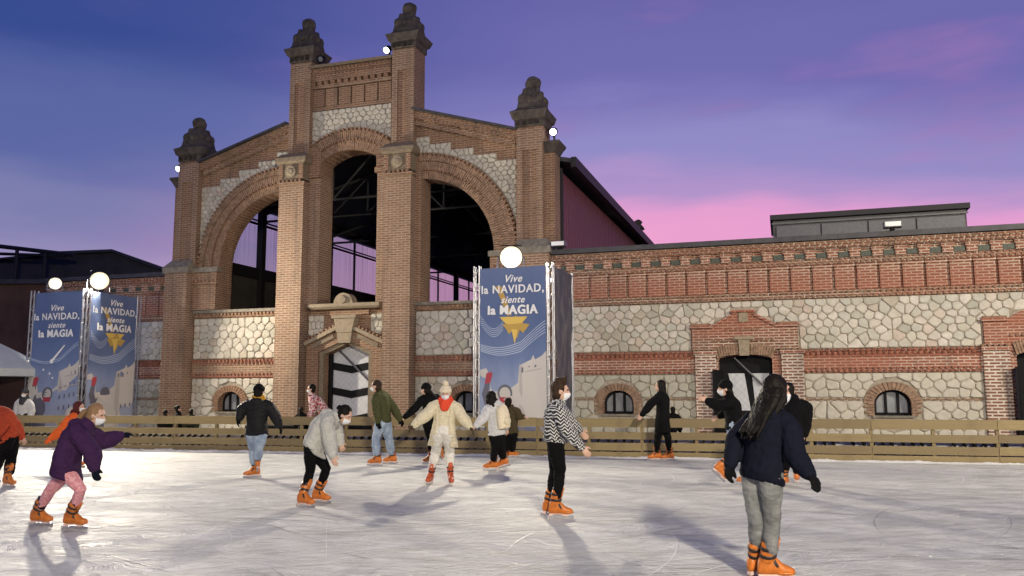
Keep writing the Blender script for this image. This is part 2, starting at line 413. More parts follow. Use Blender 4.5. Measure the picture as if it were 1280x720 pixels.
# ploughed snow lying along the fence foot and thin drifts on the ice
def snow_bank():
    vs = []; fs = []; n = 620
    for i in range(n + 1):
        x = -17 + 30 * i / n
        h = 0.018 + 0.05 * max(0, noise.noise(V((x * 1.7, 0.3, 0)))) + 0.03 * max(0, noise.noise(V((x * 7, 4, 0))))
        w = 0.16 + 0.22 * max(0, noise.noise(V((x * 0.9, 9, 0))) + 0.2) + 0.05 * noise.noise(V((x * 9, 2, 0)))
        for t, k in ((0.0, 0.7), (0.2, 1.0), (0.5, 0.6), (0.8, 0.22), (1.0, -0.1)):
            p = fence_pt(x, -0.055 - w * t); vs.append((p.x, p.y, 0.002 + h * k + 0.008 * noise.noise(V((x * 14, t * 5, 1)))))
    for i in range(n):
        for j in range(4):
            a = i * 5 + j; fs.append((a, a + 1, a + 6, a + 5))
    o = MB().add(vs, fs).build('snow', 'snow', smooth=True)
    tag(o, 'ridge of shaved ice lying along the foot of the wooden fence', 'snow', kind='stuff')
snow_bank()

def skate_tracks():
    rnd = random.Random(5); bright = MB(); dark = MB()
    for i in range(3200):
        y0 = 3.2 + 16.5 * rnd.random() ** 1.25; x0 = rnd.uniform(-0.75, 0.75) * (y0 + 2); a = rnd.gauss(0.0, 0.45) + (pi if rnd.random() < 0.5 else 0)
        L = rnd.uniform(0.4, 3.2); cv = rnd.gauss(0, 0.16); w = rnd.uniform(0.002, 0.007) * (0.7 + y0 / 12); n = 9; vs = []; fs = []; x, y = x0, y0
        for k in range(n + 1):
            t = k / n; ww = w * (0.25 + 0.75 * sin(pi * min(max(t, 0.03), 0.97))) * rnd.uniform(0.5, 1.3); nx_, ny_ = -sin(a), cos(a)
            vs += [(x + nx_ * ww, y + ny_ * ww, 0.0022), (x - nx_ * ww, y - ny_ * ww, 0.0022)]; x += cos(a) * L / n; y += sin(a) * L / n; a += cv * L / n
        if max(v[1] - (19.98 + FS * v[0]) for v in vs) > -0.3: continue
        for k in range(n): fs.append((2 * k, 2 * k + 1, 2 * k + 3, 2 * k + 2))
        (bright if rnd.random() < 0.80 else dark).add([(v[0], v[1], v[2] + i * 1.2e-6) for v in vs], fs)
    tag(bright.build('skate_tracks', 'snow'), 'fine white skate cuts crossing the ice all over the rink', 'skate tracks', kind='stuff')
    tag(dark.build('skate_grooves', plain('wet_groove_ice', (0.36, 0.37, 0.37), 0.55)), 'thin dark wet skate grooves in the ice all over the rink', 'skate tracks', kind='stuff')
    ch = MB()
    for i in range(2600):
        y0 = 3.0 + 13 * rnd.random() ** 1.5; x0 = rnd.uniform(-0.75, 0.75) * (y0 + 1); r = rnd.uniform(0.004, 0.013); a = rnd.uniform(0, 6.28); h = rnd.uniform(0.3, 0.8) * r
        ch.add([(x0 + r * cos(a) * rnd.uniform(0.8, 2), y0 + r * sin(a), 0.001), (x0 + r * cos(a + 2.1) * rnd.uniform(0.8, 2), y0 + r * sin(a + 2.1), 0.001), (x0 + r * cos(a + 4.2), y0 + r * sin(a + 4.2), 0.001), (x0, y0, h)], [(0, 1, 3), (1, 2, 3), (2, 0, 3)])
    tag(ch.build('ice_shavings', 'snow'), 'loose crumbs of shaved ice scattered over the near ice', 'ice shavings', kind='stuff')
skate_tracks()

# ================================================================== fence, one board at a time
FANG = math.atan(FS)
fence = empty('rink_fence', fence_pt(0), FANG)
tag(fence, 'low fence of pale pine boards along the far side of the ice', 'fence')
FL = 2.44
def board_mesh(L, h, t=0.026):
    b = MB().box(-L / 2, L / 2, -t, 0, 0, h); return b.mesh('board', 'wood')
rows = [(0.685, 0.205), (0.415, 0.165), (0.160, 0.175), (0.005, 0.130)]
bms = [board_mesh(FL - 0.008, h) for z, h in rows]
postm = MB().box(-0.035, 0.035, 0.002, 0.072, -0.05, 0.86).mesh('post', 'wood')
for k in range(-8, 6):
    x = (k + 0.5) * FL + 0.6
    for (z, h), me in zip(rows, bms):
        o = link('board', me, fence, (x, random.uniform(-0.006, 0.004), z + random.uniform(-0.006, 0.006)))
        o.rotation_euler = (random.uniform(-0.02, 0.02), random.uniform(-0.003, 0.003), 0)
    for q in (0, 0.5): link('post', postm, fence, (x - FL / 2 + q * FL, 0, 0))
# cooling pipe manifold behind the fence: white header with black pipe stubs
mani = empty('pipe_manifold', fence_pt(0, 0.0), FANG)
tag(mani, 'white header with a row of black cooling pipe ends behind the fence', 'pipe manifold')
hd = MB().box(-18, 13, 0.42, 0.52, -0.05, 0.46); hd.build('header', 'white_plastic', mani)
stub = MB().limb([(0, 0.42, 0), (0, 0.36, 0.0), (0, 0.31, -0.03), (0, 0.29, -0.12), (0, 0.29, -0.30)], [0.034] * 5, 8).mesh('pipe', 'black', True)
for i in range(150):
    x = -17.6 + 0.2 * i
    if random.random() < 0.10: continue
    link('pipe', stub, mani, (x + random.uniform(-0.02, 0.02), 0, 0.37))

for cx_, w_, lab in ((-6.25, 1.9, 'long black box added to darken the fence gaps below the red camouflage jacket'), (-4.2, 0.8, 'short black box added to darken the fence gaps beside the striped door')):  # added boxes standing in for dark shapes behind the fence gaps
    p_ = fence_pt(cx_, 1.3); cs = empty('gap_filler_box', p_, FANG); tag(cs, lab, 'added dark box', 'dark boxes added behind the fence')
    bevel_mod(MB().box(-w_ / 2, w_ / 2, -0.3, 0.3, -0.06, 0.46).build('filler_body', 'black', cs), 0.02); bevel_mod(MB().box(-w_ / 2, w_ / 2, -0.3, 0.3, 0.465, 0.62).build('filler_lid', 'black', cs), 0.02)
    for q_ in (-0.3, 0.3): MB().box(q_ * w_ - 0.04, q_ * w_ + 0.04, -0.325, -0.301, 0.40, 0.52).build('latch', 'steel_grey', cs)

# ================================================================== rubble masonry
def clip(poly, a, b, c):
    out = []; n = len(poly)
    for i in range(n):
        p, q = poly[i], poly[(i + 1) % n]; dp = a * p[0] + b * p[1] - c; dq = a * q[0] + b * q[1] - c
        if dp <= 0: out.append(p)
        if dp * dq < 0:
            t = dp / (dp - dq); out.append((p[0] + (q[0] - p[0]) * t, p[1] + (q[1] - p[1]) * t))
    return out
def stone_polys(x0, x1, z0, z1, holes, sx_, sz_, seed, joint=0.007):
    rnd = random.Random(seed); seeds = []
    nx = max(1, round((x1 - x0) / sx_)); nz_ = max(1, round((z1 - z0) / sz_))
    for j in range(nz_):
        for i in range(nx + (j % 2)):
            u = (i + 0.5 - 0.5 * (j % 2) + rnd.uniform(-0.26, 0.26)) / nx; w = (j + 0.5 + rnd.uniform(-0.17, 0.17)) / nz_
            if rnd.random() < 0.03: continue
            seeds.append((x0 + (x1 - x0) * min(max(u, 0.01), 0.99), z0 + (z1 - z0) * min(max(w, 0.03), 0.97)))
    def inside(p, h, m=0.03):
        if h[0] == 'circ': return (p[0] - h[1]) ** 2 + (p[1] - h[2]) ** 2 < (h[3] + m) ** 2
        if h[0] == 'rect': return h[1] - m < p[0] < h[2] + m and h[3] - m < p[1] < h[4] + m
        return h[1] * p[0] + h[2] * p[1] > h[3] - m
    seeds = [p for p in seeds if not any(inside(p, h) for h in holes)]
    out = []
    for i, p in enumerate(seeds):
        poly = [(x0 + joint, z0 + joint), (x1 - joint, z0 + joint), (x1 - joint, z1 - joint), (x0 + joint, z1 - joint)]
        nb = sorted(seeds, key=lambda q: (q[0] - p[0]) ** 2 + (q[1] - p[1]) ** 2)[1:20]
        for q in nb:
            dx, dz = q[0] - p[0], q[1] - p[1]; L = sqrt(dx * dx + dz * dz) or 1e-6
            a, b = dx / L, dz / L; poly = clip(poly, a, b, a * (p[0] + q[0]) / 2 + b * (p[1] + q[1]) / 2 - joint)
        for h in holes:
            if h[0] == 'circ':
                dx, dz = h[1] - p[0], h[2] - p[1]; L = sqrt(dx * dx + dz * dz); a, b = dx / L, dz / L
                poly = clip(poly, a, b, a * p[0] + b * p[1] + L - h[3] - joint)
            elif h[0] == 'rect':
                cand = [(h[1] - p[0], (1, 0, h[1] - joint)), (p[0] - h[2], (-1, 0, -h[2] - joint)), (h[3] - p[1], (0, 1, h[3] - joint)), (p[1] - h[4], (0, -1, -h[4] - joint))]
                poly = clip(poly, *max(cand)[1])
            else: poly = clip(poly, h[1], h[2], h[3] - joint)
        if len(poly) < 3: continue
        ar = 0.5 * abs(sum(poly[k][0] * poly[(k + 1) % len(poly)][1] - poly[(k + 1) % len(poly)][0] * poly[k][1] for k in range(len(poly))))
        if ar < 0.004: continue
        sm = []
        for k in range(len(poly)):
            a, b = poly[k], poly[(k + 1) % len(poly)]
            if (a[0] - b[0]) ** 2 + (a[1] - b[1]) ** 2 < 0.0004: sm.append(((a[0] + b[0]) / 2, (a[1] + b[1]) / 2)); continue
            for f in (0.2, 0.8): sm.append((a[0] + (b[0] - a[0]) * f, a[1] + (b[1] - a[1]) * f))
        cx = sum(q[0] for q in sm) / len(sm); cz = sum(q[1] for q in sm) / len(sm)
        out.append((ar, cx, cz, [(q[0] - cx, q[1] - cz) for q in sm]))
    return out
def stone_geo(mb, poly, rnd, ox=0, oy=0, oz=0, d=0.045):
    n = len(poly); d = d * rnd.uniform(0.7, 1.25); tx, tz = rnd.uniform(-0.05, 0.05), rnd.uniform(-0.05, 0.05)
    vs = [(x, 0, z) for x, z in poly] + [(x * 0.985, -d * 0.55 + tx * x + tz * z, z * 0.985) for x, z in poly] + [(x * 0.80, -d + tx * x + tz * z, z * 0.78) for x, z in poly]
    fs = []
    for k in range(2):
        for i in range(n):
            j = (i + 1) % n; fs.append((k * n + i, k * n + j, (k + 1) * n + j, (k + 1) * n + i))
    fs.append(tuple(range(2 * n, 3 * n)))
    mb.add([(v[0] + ox, v[1] + oy, v[2] + oz) for v in vs], fs)
STONE_BUDGET = {}
def rubble(parent, polylist, y, owner, seed):
    """polylist: output of stone_polys; the largest become stones, the rest one joined part"""
    rnd = random.Random(seed); left = STONE_BUDGET.get(owner, 300)
    order = sorted(polylist, key=lambda s: -(s[0] if s[2] > 0.62 else s[0] * 0.05))
    rest = MB()
    for ar, cx, cz, poly in order:
        if left > 0 and cz > 0.55:
            mb = MB(); stone_geo(mb, poly, rnd); me = mb.mesh('stone', 'stone')
            link('stone', me, parent, (cx, y, cz)); left -= 1
        else: stone_geo(rest, poly, rnd, cx, y, cz)
    STONE_BUDGET[owner] = left
    if rest.v: tag(rest.build('small_stones', 'stone', parent), kind='stuff')
def arc(cx, cz, r, a0, a1, n):
    return [(cx + r * cos(a0 + (a1 - a0) * i / n), cz + r * sin(a0 + (a1 - a0) * i / n)) for i in range(n + 1)]
def ring_bricks(mb, cx, cz, r0, r1, a0, a1, y0, y1, w=0.07, joint=0.014, seed=1, ez=1.0):
    rnd = random.Random(seed); n = max(3, int(abs(a1 - a0) * r0 / w))
    for i in range(n):
        s0 = a0 + (a1 - a0) * (i + joint / w / 2) / n; s1 = a0 + (a1 - a0) * (i + 1 - joint / w / 2) / n
        dy = rnd.uniform(-0.008, 0.008); q = [(r0, s0), (r1, s0), (r1, s1), (r0, s1)]
        vs = [(cx + r * cos(a), y0 + dy, cz + ez * r * sin(a)) for r, a in q] + [(cx + r * cos(a), y1, cz + ez * r * sin(a)) for r, a in q]
        mb.add(vs, [(0, 1, 2, 3), (4, 7, 6, 5), (0, 4, 5, 1), (1, 5, 6, 2), (2, 6, 7, 3), (3, 7, 4, 0)])
def dentils(mb, x0, x1, z0, z1, y0, y1, w=0.12, gap=0.12):
    n = max(1, int((x1 - x0) / (w + gap))); p = (x1 - x0) / n
    for i in range(n): mb.box(x0 + p * i, x0 + p * i + p * w / (w + gap), y0, y1, z0, z1)
def sawtooth(mb, x0, x1, z0, z1, y0, y1, p=0.17):
    n = int((x1 - x0) / p)
    for i in range(n):
        a = x0 + i * p; vs = [(a, y1, z0), (a + p / 2, y0, z0), (a + p, y1, z0), (a, y1, z1), (a + p / 2, y0, z1), (a + p, y1, z1)]
        mb.add(vs, [(0, 1, 4, 3), (1, 2, 5, 4), (0, 2, 1), (3, 4, 5)])
M['brick_bit'] = plain('loose_brick_face', (0.24, 0.140, 0.088), 0.9, grain=0.4, gscale=11, bump=0.4)
M['brick_bit_red'] = plain('loose_red_brick_face', (0.26, 0.100, 0.062), 0.9, grain=0.4, gscale=9, bump=0.4)
M['brick_arch'] = plain('arch_brick_face', (0.26, 0.165, 0.108), 0.9, grain=0.4, gscale=8, bump=0.4)

def win_poly(cx, hw, z0, zs, zt, n=10):
    return [(cx - hw, z0), (cx + hw, z0)] + [(cx + hw * cos(pi * i / n), zs + (zt - zs) * sin(pi * i / n)) for i in range(n + 1)]
def small_window(parent, cx, hw=0.45, z0=0.84, zs=1.15, zt=1.52, mat='brick_arch'):
    w = MB().prism(win_poly(cx, hw, z0, zs, zt), 0.17, 0.20, [win_poly(cx, hw - 0.07, z0 + 0.07, zs, zt - 0.07)]).build('window', 'black', parent)
    g = MB().prism(win_poly(cx, hw - 0.075, z0 + 0.075, zs, zt - 0.075), 0.19, 0.196).build('pane', 'glass', w)
    for dx in (-0.15, 0.15): MB().box(cx + dx - 0.035, cx + dx + 0.035, 0.14, 0.188, z0 + 0.05, zt - 0.04).build('glazing_bar', 'black', w)
    MB().box(cx - hw - 0.05, cx + hw + 0.05, -0.09, 0.17, z0 - 0.06, z0).build('window_sill', 'sill', w)
    r = MB(); ez = (zt - zs) / hw
    ring_bricks(r, cx, zs, hw, hw + 0.26, 0.0, pi, -0.085, 0.05, 0.075, seed=int(cx * 10) + 99, ez=ez * 0.98 if ez < 1 else 1)
    for s in (-1, 1):
        k = 0; z = z0
        while z < zs - 0.01:
            ww = 0.24 if k % 2 else 0.15
            a = cx + s * hw; b = cx + s * (hw + ww); r.box(min(a, b), max(a, b), -0.082, 0.05, z, z + 0.058); z += 0.07; k += 1
    tag(r.build('brick_surround', mat, w), kind='stuff')

# ================================================================== the market hall
hall = empty('market_hall', OB, -FA)
tag(hall, 'tall brick market hall with three arched openings, stone panels and four dark pinnacles', 'hall')
AC = 2.55; AZ = 5.80; AR = 2.52; ARO = 3.34; CC = 7.80; CRI = 1.75; CRO = 2.42
def side_open(s):
    pts = [(s * 2.2, 4.30), (s * 5.07, 4.30), (s * 5.07, AZ)]
    pts += [(s * (AC + AR * cos(a)), AZ + AR * sin(a)) for a in [pi / 2 * i / 16 for i in range(1, 17)]]
    pts += [(s * 2.2, AZ + AR)]
    return pts
cen_open = [(-1.08, 4.36), (1.08, 4.36)] + arc(0, CC, CRI, radians(52), radians(128), 12)
door_c = [(-0.80, 0.0), (0.80, 0.0), (0.80, 2.72), (0.02, 3.06), (-0.80, 2.72)]
door_hole = [(-0.80, 0.02), (0.80, 0.02), (0.80, 2.72), (0.02, 3.06), (-0.80, 2.72)]
WINS = (-4.40, 4.16)
outer = [(-6.8, -0.1), (6.8, -0.1), (6.8, 9.25), (5.9, 9.52), (2.35, 10.58), (1.5, 10.58), (1.5, 12.45), (-1.5, 12.45), (-1.5, 10.58), (-2.35, 10.58), (-5.9, 9.52), (-6.8, 9.25)]
MB().prism(outer, 0.0, 0.7, [side_open(-1), side_open(1), cen_open, door_hole] + [win_poly(x, 0.45, 0.84, 1.15, 1.52) for x in WINS]).build('wall', 'brick', hall)
for x in WINS: small_window(hall, x, mat='brick_bit')
# rubble panels between the piers
holes_w = lambda x: [('rect', x - 0.66, x + 0.66, 0.80, 1.20), ('circ', x, 1.12, 0.70)]
def rub_rect(owner, parent, x0, x1, z0, z1, holes, polyholes, seed, sx_=0.33, sz_=0.235, y=-0.03):
    p = MB().prism([(x0, z0), (x1, z0), (x1, z1), (x0, z1)], y, y + 0.05 if y < -0.03 else 0.012, polyholes).build('rubble_panel', 'mortar', parent)
    rubble(p, stone_polys(x0, x1, z0, z1, holes, sx_, sz_, seed), y, owner, seed + 5)
for k, (x0, x1, wx) in enumerate(((-5.98, -2.44, WINS[0]), (2.44, 5.98, WINS[1]))):
    rub_rect('hall', hall, x0, x1, 2.62, 4.02, [], [], 11 + k)
    wp = [(wx - 0.47, 0.80), (wx + 0.47, 0.80)] + [(wx + 0.47 * cos(a), 1.15 + 0.42 * sin(a)) for a in [pi * i / 10 for i in range(11)]]
    rub_rect('hall', hall, x0, x1, 0.02, 1.96, holes_w(wx), [wp], 21 + k)
    # string course
    MB().box(x0, x1, -0.075, -0.002, 1.985, 2.60).build('string_course', 'brick_pale', hall)
    d = MB(); dentils(d, x0, x1, 2.52, 2.595, -0.13, -0.07, 0.07, 0.07); sawtooth(d, x0, x1, 2.44, 2.50, -0.13, -0.07, 0.15); dentils(d, x0, x1, 2.06, 2.13, -0.12, -0.07, 0.07, 0.07)
    d.box(x0, x1, -0.10, -0.07, 1.99, 2.04)
    tag(d.build('dentil_course', 'brick_bit_red', hall), kind='stuff')
    # sill of the great opening
    s = MB().box(x0, x1, -0.16, 0.72, 4.20, 4.30).build('sill', 'sill', hall)
    MB().box(x0, x1, -0.09, -0.002, 4.04, 4.19).build('sill_course', 'brick', hall)
    d = MB(); dentils(d, x0, x1, 4.11, 4.185, -0.14, -0.085, 0.07, 0.07); tag(d.build('dentil_course', 'brick_bit', hall), kind='stuff')
# spandrel panels above the side arches, stepped top
for s in (-1, 1):
    steps = [(5.98, 5.15, 8.70), (5.15, 4.38, 8.94), (4.38, 3.60, 9.20), (3.60, 2.86, 9.44), (2.86, 2.28, 9.70)]
    pts = []
    for a, b, z in steps: pts += [(s * a, z), (s * b, z)]
    a0 = math.acos(min(1, (2.28 - AC) / ARO)) if 0 else math.asin(1.0)
    arcpts = [(s * (AC + ARO * cos(a)), AZ + ARO * sin(a)) for a in [radians(94) - radians(87) * i / 22 for i in range(23)]]
    poly = pts + [q for q in arcpts] + [(s * 5.98, 6.21)]
    poly = [q for q in poly if abs(q[0]) <= 5.9801]
    p = MB().prism(poly, -0.03, 0.012).build('rubble_panel', 'mortar', hall)
    hs = [('circ', s * AC, AZ, ARO + 0.02)]
    for a, b, z in steps: hs.append(('rect', min(s * a, s * b), max(s * a, s * b), z, 12.0))
    lo, hi = sorted((s * 2.28, s * 5.98))
    rubble(p, stone_polys(lo, hi, 6.21, 9.72, hs, 0.20, 0.155, 31 + s, 0.008), -0.03, 'hall', 40 + s)
    # three stepped rings of arch bricks
    rb = MB(); aa, ab = (pi / 2, 0.0) if s > 0 else (pi / 2, pi)
    ring_bricks(rb, s * AC, AZ, AR - 0.01, AR + 0.27, aa, ab, -0.06, 0.05, 0.07, seed=2)
    ring_bricks(rb, s * AC, AZ, AR + 0.285, AR + 0.55, aa, ab, -0.12, 0.05, 0.07, seed=3)
    ring_bricks(rb, s * AC, AZ, AR + 0.565, AR + 0.74, aa, ab, -0.165, 0.05, 0.07, seed=4)
    tag(rb.build('arch_bricks', 'brick_arch', hall), kind='stuff')
    rb = MB(); ring_bricks(rb, s * AC, AZ, AR + 0.74, AR + 0.82, aa, ab, -0.20, 0.02, 0.15, 0.075, seed=5); ring_bricks(rb, s * AC, AZ, AR + 0.25, AR + 0.31, aa, ab, -0.15, 0.02, 0.13, 0.065, seed=5)
    tag(rb.build('arch_dentils', 'brick_bit', hall), kind='stuff')
    # impost block where the arch lands
    x0, x1 = sorted((s * 5.05, s * 6.0))
    MB().box(x0, x1, -0.20, -0.002, 4.32, 5.18).build('impost_pier', 'brick', hall)
    MB().box(x0 - (0.10 if s > 0 else 0), x1 + (0.10 if s < 0 else 0), -0.28, -0.003, 5.62, 5.79).build('impost_slab', 'sill', hall)
    MB().box(x0 - (0.05 if s > 0 else 0), x1 + (0.05 if s < 0 else 0), -0.24, -0.003, 5.19, 5.61).build('impost_block', 'brick', hall)
    d = MB(); dentils(d, x0, x1, 5.28, 5.36, -0.29, -0.235, 0.07, 0.07); tag(d.build('dentil_course', 'brick_bit', hall), kind='stuff')
    # gable coping: stepped brick bands following the slope
    A = V((s * 5.9, 0, 9.52)); B = V((s * 2.33, 0, 10.58)); D = (B - A); L = D.length; T = D / L; U = V((-T.z, 0, T.x)) * (1 if s < 0 else -1)
    mid = (A + B) / 2
    for nm, mt, hh, yy, off in (('coping', 'roof_metal', 0.035, -0.30, 0.045), ('coping_band', 'brick', 0.13, -0.24, -0.122), ('coping_band', 'brick_pale', 0.09, -0.15, -0.345)):
        yc = (yy - 0.004) / 2
        MB().obox(mid + U * off + V((0, yc if nm != 'coping' else 0.18, 0)), T * (L / 2 - (0.0 if nm == 'coping' else 0.0)), V((0, abs(yy) / 2 if nm != 'coping' else 0.55, 0)), U * hh).build(nm, mt, hall)
    d = MB(); n = int(L / 0.15)
    for i in range(n):
        for off, yy in ((-0.06, -0.265), (-0.20, -0.262), (-0.27, -0.185), (-0.41, -0.165)):
            d.obox(A + T * (0.075 + L * i / n + (0.035 if off in (-0.20, -0.41) else 0)) + U * off + V((0, yy + 0.03, 0)), T * 0.036, V((0, 0.03, 0)), U * 0.03)
    tag(d.build('dentil_course', 'brick_bit', hall), kind='stuff')
# centre arch and the raised parapet between the inner towers
rb = MB()
ring_bricks(rb, 0, CC, CRI - 0.01, CRI + 0.30, radians(52), radians(128), -0.10, 0.05, 0.07, seed=8)
ring_bricks(rb, 0, CC, CRI + 0.31, CRI + 0.62, radians(50), radians(130), -0.16, 0.05, 0.07, seed=9)
tag(rb.build('arch_bricks', 'brick_arch', hall), kind='stuff')
rb = MB(); ring_bricks(rb, 0, CC, CRI + 0.62, CRI + 0.70, radians(53), radians(127), -0.22, 0.02, 0.15, 0.075); ring_bricks(rb, 0, CC, CRI + 0.28, CRI + 0.34, radians(51), radians(129), -0.19, 0.02, 0.13, 0.065)
tag(rb.build('arch_dentils', 'brick_bit', hall), kind='stuff')
pp = [(-1.5, 10.98), (1.5, 10.98)] + [(x, CC + sqrt((CRO + 0.04) ** 2 - x * x)) for x in [1.5 - 3.0 * i / 14 for i in range(15)]]
p = MB().prism(pp, -0.05, 0.01).build('rubble_panel', 'mortar', hall)
rubble(p, stone_polys(-1.5, 1.5, 9.6, 10.98, [('circ', 0, CC, CRO + 0.04)], 0.225, 0.18, 55, 0.008), -0.05, 'hall', 56)
MB().box(-1.5, 1.5, -0.08, -0.002, 10.99, 11.11).build('parapet_band', 'brick', hall)
for i in range(6):
    x = -1.5 + 0.5 * i + 0.03
    MB().box(x, x + 0.44, -0.10, -0.003, 11.12, 11.72).build('parapet_panel', 'brick', hall)
MB().box(-1.5, 1.5, -0.15, -0.002, 11.76, 11.86).build('parapet_band', 'brick_pale', hall)
d = MB(); dentils(d, -1.5, 1.5, 11.87, 11.98, -0.20, -0.003, 0.15, 0.10); dentils(d, -1.5, 1.5, 12.16, 12.22, -0.25, -0.19, 0.07, 0.07); dentils(d, -1.5, 1.5, 12.32, 12.38, -0.28, -0.21, 0.07, 0.07)
tag(d.build('dentil_course', 'brick_bit', hall), kind='stuff')
MB().box(-1.5, 1.5, -0.21, -0.003, 11.99, 12.44).build('parapet_band', 'brick', hall)
MB().box(-1.56, 1.56, -0.30, 0.75, 12.46, 12.54).build('coping', 'cap', hall)
# piers and towers
def pinnacle(x, y, z, w=0.42):
    p = MB().frustum([(x, y, w, w, z), (x, y, w + 0.03, w + 0.03, z + 0.04), (x, y, w + 0.03, w + 0.03, z + 0.22), (x, y, w + 0.10, w + 0.10, z + 0.27), (x, y, 0.58, 0.58, z + 0.42), (x, y, 0.60, 0.60, z + 0.48),
                      (x, y, 0.46, 0.46, z + 0.56), (x, y, 0.40, 0.40, z + 0.64)]).build('pinnacle', 'dark_stone', hall)
    q = lambda h: z + 0.56 + (h - 0.56) * 1.36
    b = MB().frustum([(x, y, 0.41, 0.41, z + 0.642), (x, y, 0.39, 0.39, q(0.70)), (x, y, 0.345, 0.345, q(0.90)), (x, y, 0.24, 0.24, q(1.06)), (x, y, 0.18, 0.18, q(1.12))])
    for sx2 in (-1, 1):
        for sy2 in (-1, 1):      # corner scrolls
            b.ell((x + sx2 * 0.30, y + sy2 * 0.30, q(0.84)), V((0.12, 0, 0)), V((0, 0.12, 0)), V((0, 0, 0.17)), 8, 6)
            b.ell((x + sx2 * 0.21, y + sy2 * 0.21, q(1.03)), V((0.085, 0, 0)), V((0, 0.085, 0)), V((0, 0, 0.12)), 8, 6)
    for dx, dy in ((0, -0.35), (0.35, 0), (-0.35, 0)): b.ell((x + dx, y + dy, q(0.82)), V((0.11, 0, 0)), V((0, 0.11, 0)), V((0, 0, 0.13)), 8, 6)
    b.build('scroll_block', 'dark_stone', p)
    MB().loft([(V((x, y, q(h))), V((r, 0, 0)), V((0, r, 0))) for r, h in ((0.15, 1.10), (0.24, 1.16), (0.27, 1.28), (0.22, 1.36), (0.10, 1.42))], 6).build('finial', 'dark_stone', p)
    d = MB()
    for s2 in (-1, 1):
        for i in range(4): d.box(x - w + 0.03 + i * (2 * w - 0.06) / 4, x - w + 0.03 + i * (2 * w - 0.06) / 4 + 0.10, y - w - 0.075, y - w - 0.02, z + 0.06, z + 0.20)
    tag(d.build('dentil_course', 'dark_stone', p), kind='stuff')
def tower_shaft(x0, x1, y0, y1, z0, z1, lesene=True):
    t = MB().box(x0, x1, y0, y1, z0, z1).build('tower', 'brick', hall)
    if lesene:      # raised corner strips leave a sunk panel in the middle
        for a, b in ((x0, x0 + 0.20), (x1 - 0.20, x1)): MB().box(a + 0.001, b - 0.001, y0 - 0.05, y0 - 0.002, z0 + 0.05, z1 - 0.05).build('corner_strip', 'brick_pale', t)
        MB().box(x0 + 0.201, x1 - 0.201, y0 - 0.05, y0 - 0.002, z1 - 0.75, z1 - 0.06).build('head_panel', 'brick_pale', t)
    return t
for s in (-1, 1):
    # inner piers, front 0.5 m proud
    xa, xb = sorted((s * 1.49, s * 2.43))
    MB().box(xa, xb, -0.50, 0.30, -0.05, 8.36).build('pier', 'brick_pale', hall)
    MB().box(xa - 0.05, xb + 0.05, -0.56, 0.30, 8.37, 8.46).build('pier_band', 'brick', hall)
    d = MB(); dentils(d, xa, xb, 8.47, 8.53, -0.59, -0.503, 0.07, 0.07); tag(d.build('dentil_course', 'brick_bit', hall), kind='stuff')
    cb = MB().box(xa, xb, -0.53, 0.30, 8.54, 9.08).build('capital', 'cap', hall)
    cx = (xa + xb) / 2
    MB().cyl((cx, -0.535, 8.80), (cx, -0.60, 8.80), 0.20, 20).build('boss', 'keystone', cb)
    MB().cyl((cx, -0.60, 8.80), (cx, -0.63, 8.80), 0.13, 16, 0.09).build('boss_eye', 'keystone', cb)
    for bx in (xa + 0.001, xb - 0.161): MB().box(bx, bx + 0.16, -0.57, -0.532, 8.56, 9.06).build('corner_block', 'brick', cb)
    MB().frustum([(cx, -0.1, 0.50, 0.46, 9.09), (cx, -0.1, 0.58, 0.52, 9.16), (cx, -0.1, 0.58, 0.52, 9.30), (cx, -0.05, 0.46, 0.36, 9.48)]).build('impost_slab', 'cap', hall)
    # inner pilasters beside the centre opening
    xa2, xb2 = sorted((s * 1.06, s * 1.488))
    MB().box(xa2, xb2, -0.16, 0.60, 4.37, 8.62).build('pilaster', 'brick_pale', hall)
    MB().box(xa2 - 0.07, xb2 + 0.0, -0.24, 0.60, 8.63, 8.80).build('pilaster_cap', 'brick', hall)
    MB().box(xa2 - 0.03, xb2 + 0.0, -0.19, 0.60, 8.81, 9.12).build('pilaster_cap', 'brick', hall)
    MB().box(xa2 - 0.05, xb2, -0.17, -0.002, 9.125, 9.55).build('springer', 'brick', hall)
    # slim outer pilaster on the side of the pier
    xa3, xb3 = sorted((s * 2.432, s * 2.62)); MB().box(xa3, xb3, -0.14, 0.62, 4.32, 9.05).build('pilaster', 'brick', hall)
    # inner towers
    xo = 0.07
    tower_shaft(xo + s * 1.93 - 0.40, xo + s * 1.93 + 0.40, -0.25, 0.55, 9.40, 12.72)
    pinnacle(xo + s * 1.93, 0.15, 12.72)
    # end piers, caps and towers
    xa, xb = sorted((s * 6.02, s * 6.94))
    MB().box(xa, xb, -0.50, 0.40, -0.05, 5.60).build('pier', 'brick_pale', hall)
    cx = (xa + xb) / 2
    MB().frustum([(cx, -0.05, 0.52, 0.50, 5.601), (cx, -0.05, 0.54, 0.52, 5.80), (cx - s * 0.1, 0.05, 0.46, 0.36, 6.08)]).build('pier_cap', 'sill', hall)
    xt = s * 6.30
    tower_shaft(xt - 0.42, xt + 0.42, -0.25, 0.59, 5.85, 9.62)
    pinnacle(xt, 0.17, 9.62, 0.44)
    # outer buttress with its own little cap
    xa4, xb4 = sorted((s * 6.722, s * 7.04)); cx4 = (xa4 + xb4) / 2
    MB().box(xa4, xb4, -0.05, 0.55, 5.62, 8.78).build('buttress', 'brick', hall)
    MB().frustum([(cx4, 0.25, 0.16, 0.32, 8.781), (cx4 + s * 0.05, 0.25, 0.22, 0.38, 8.98), (cx4 + s * 0.08, 0.25, 0.27, 0.42, 9.08), (cx4 + s * 0.08, 0.25, 0.26, 0.42, 9.14)]).build('buttress_cap', 'dark_stone', hall)
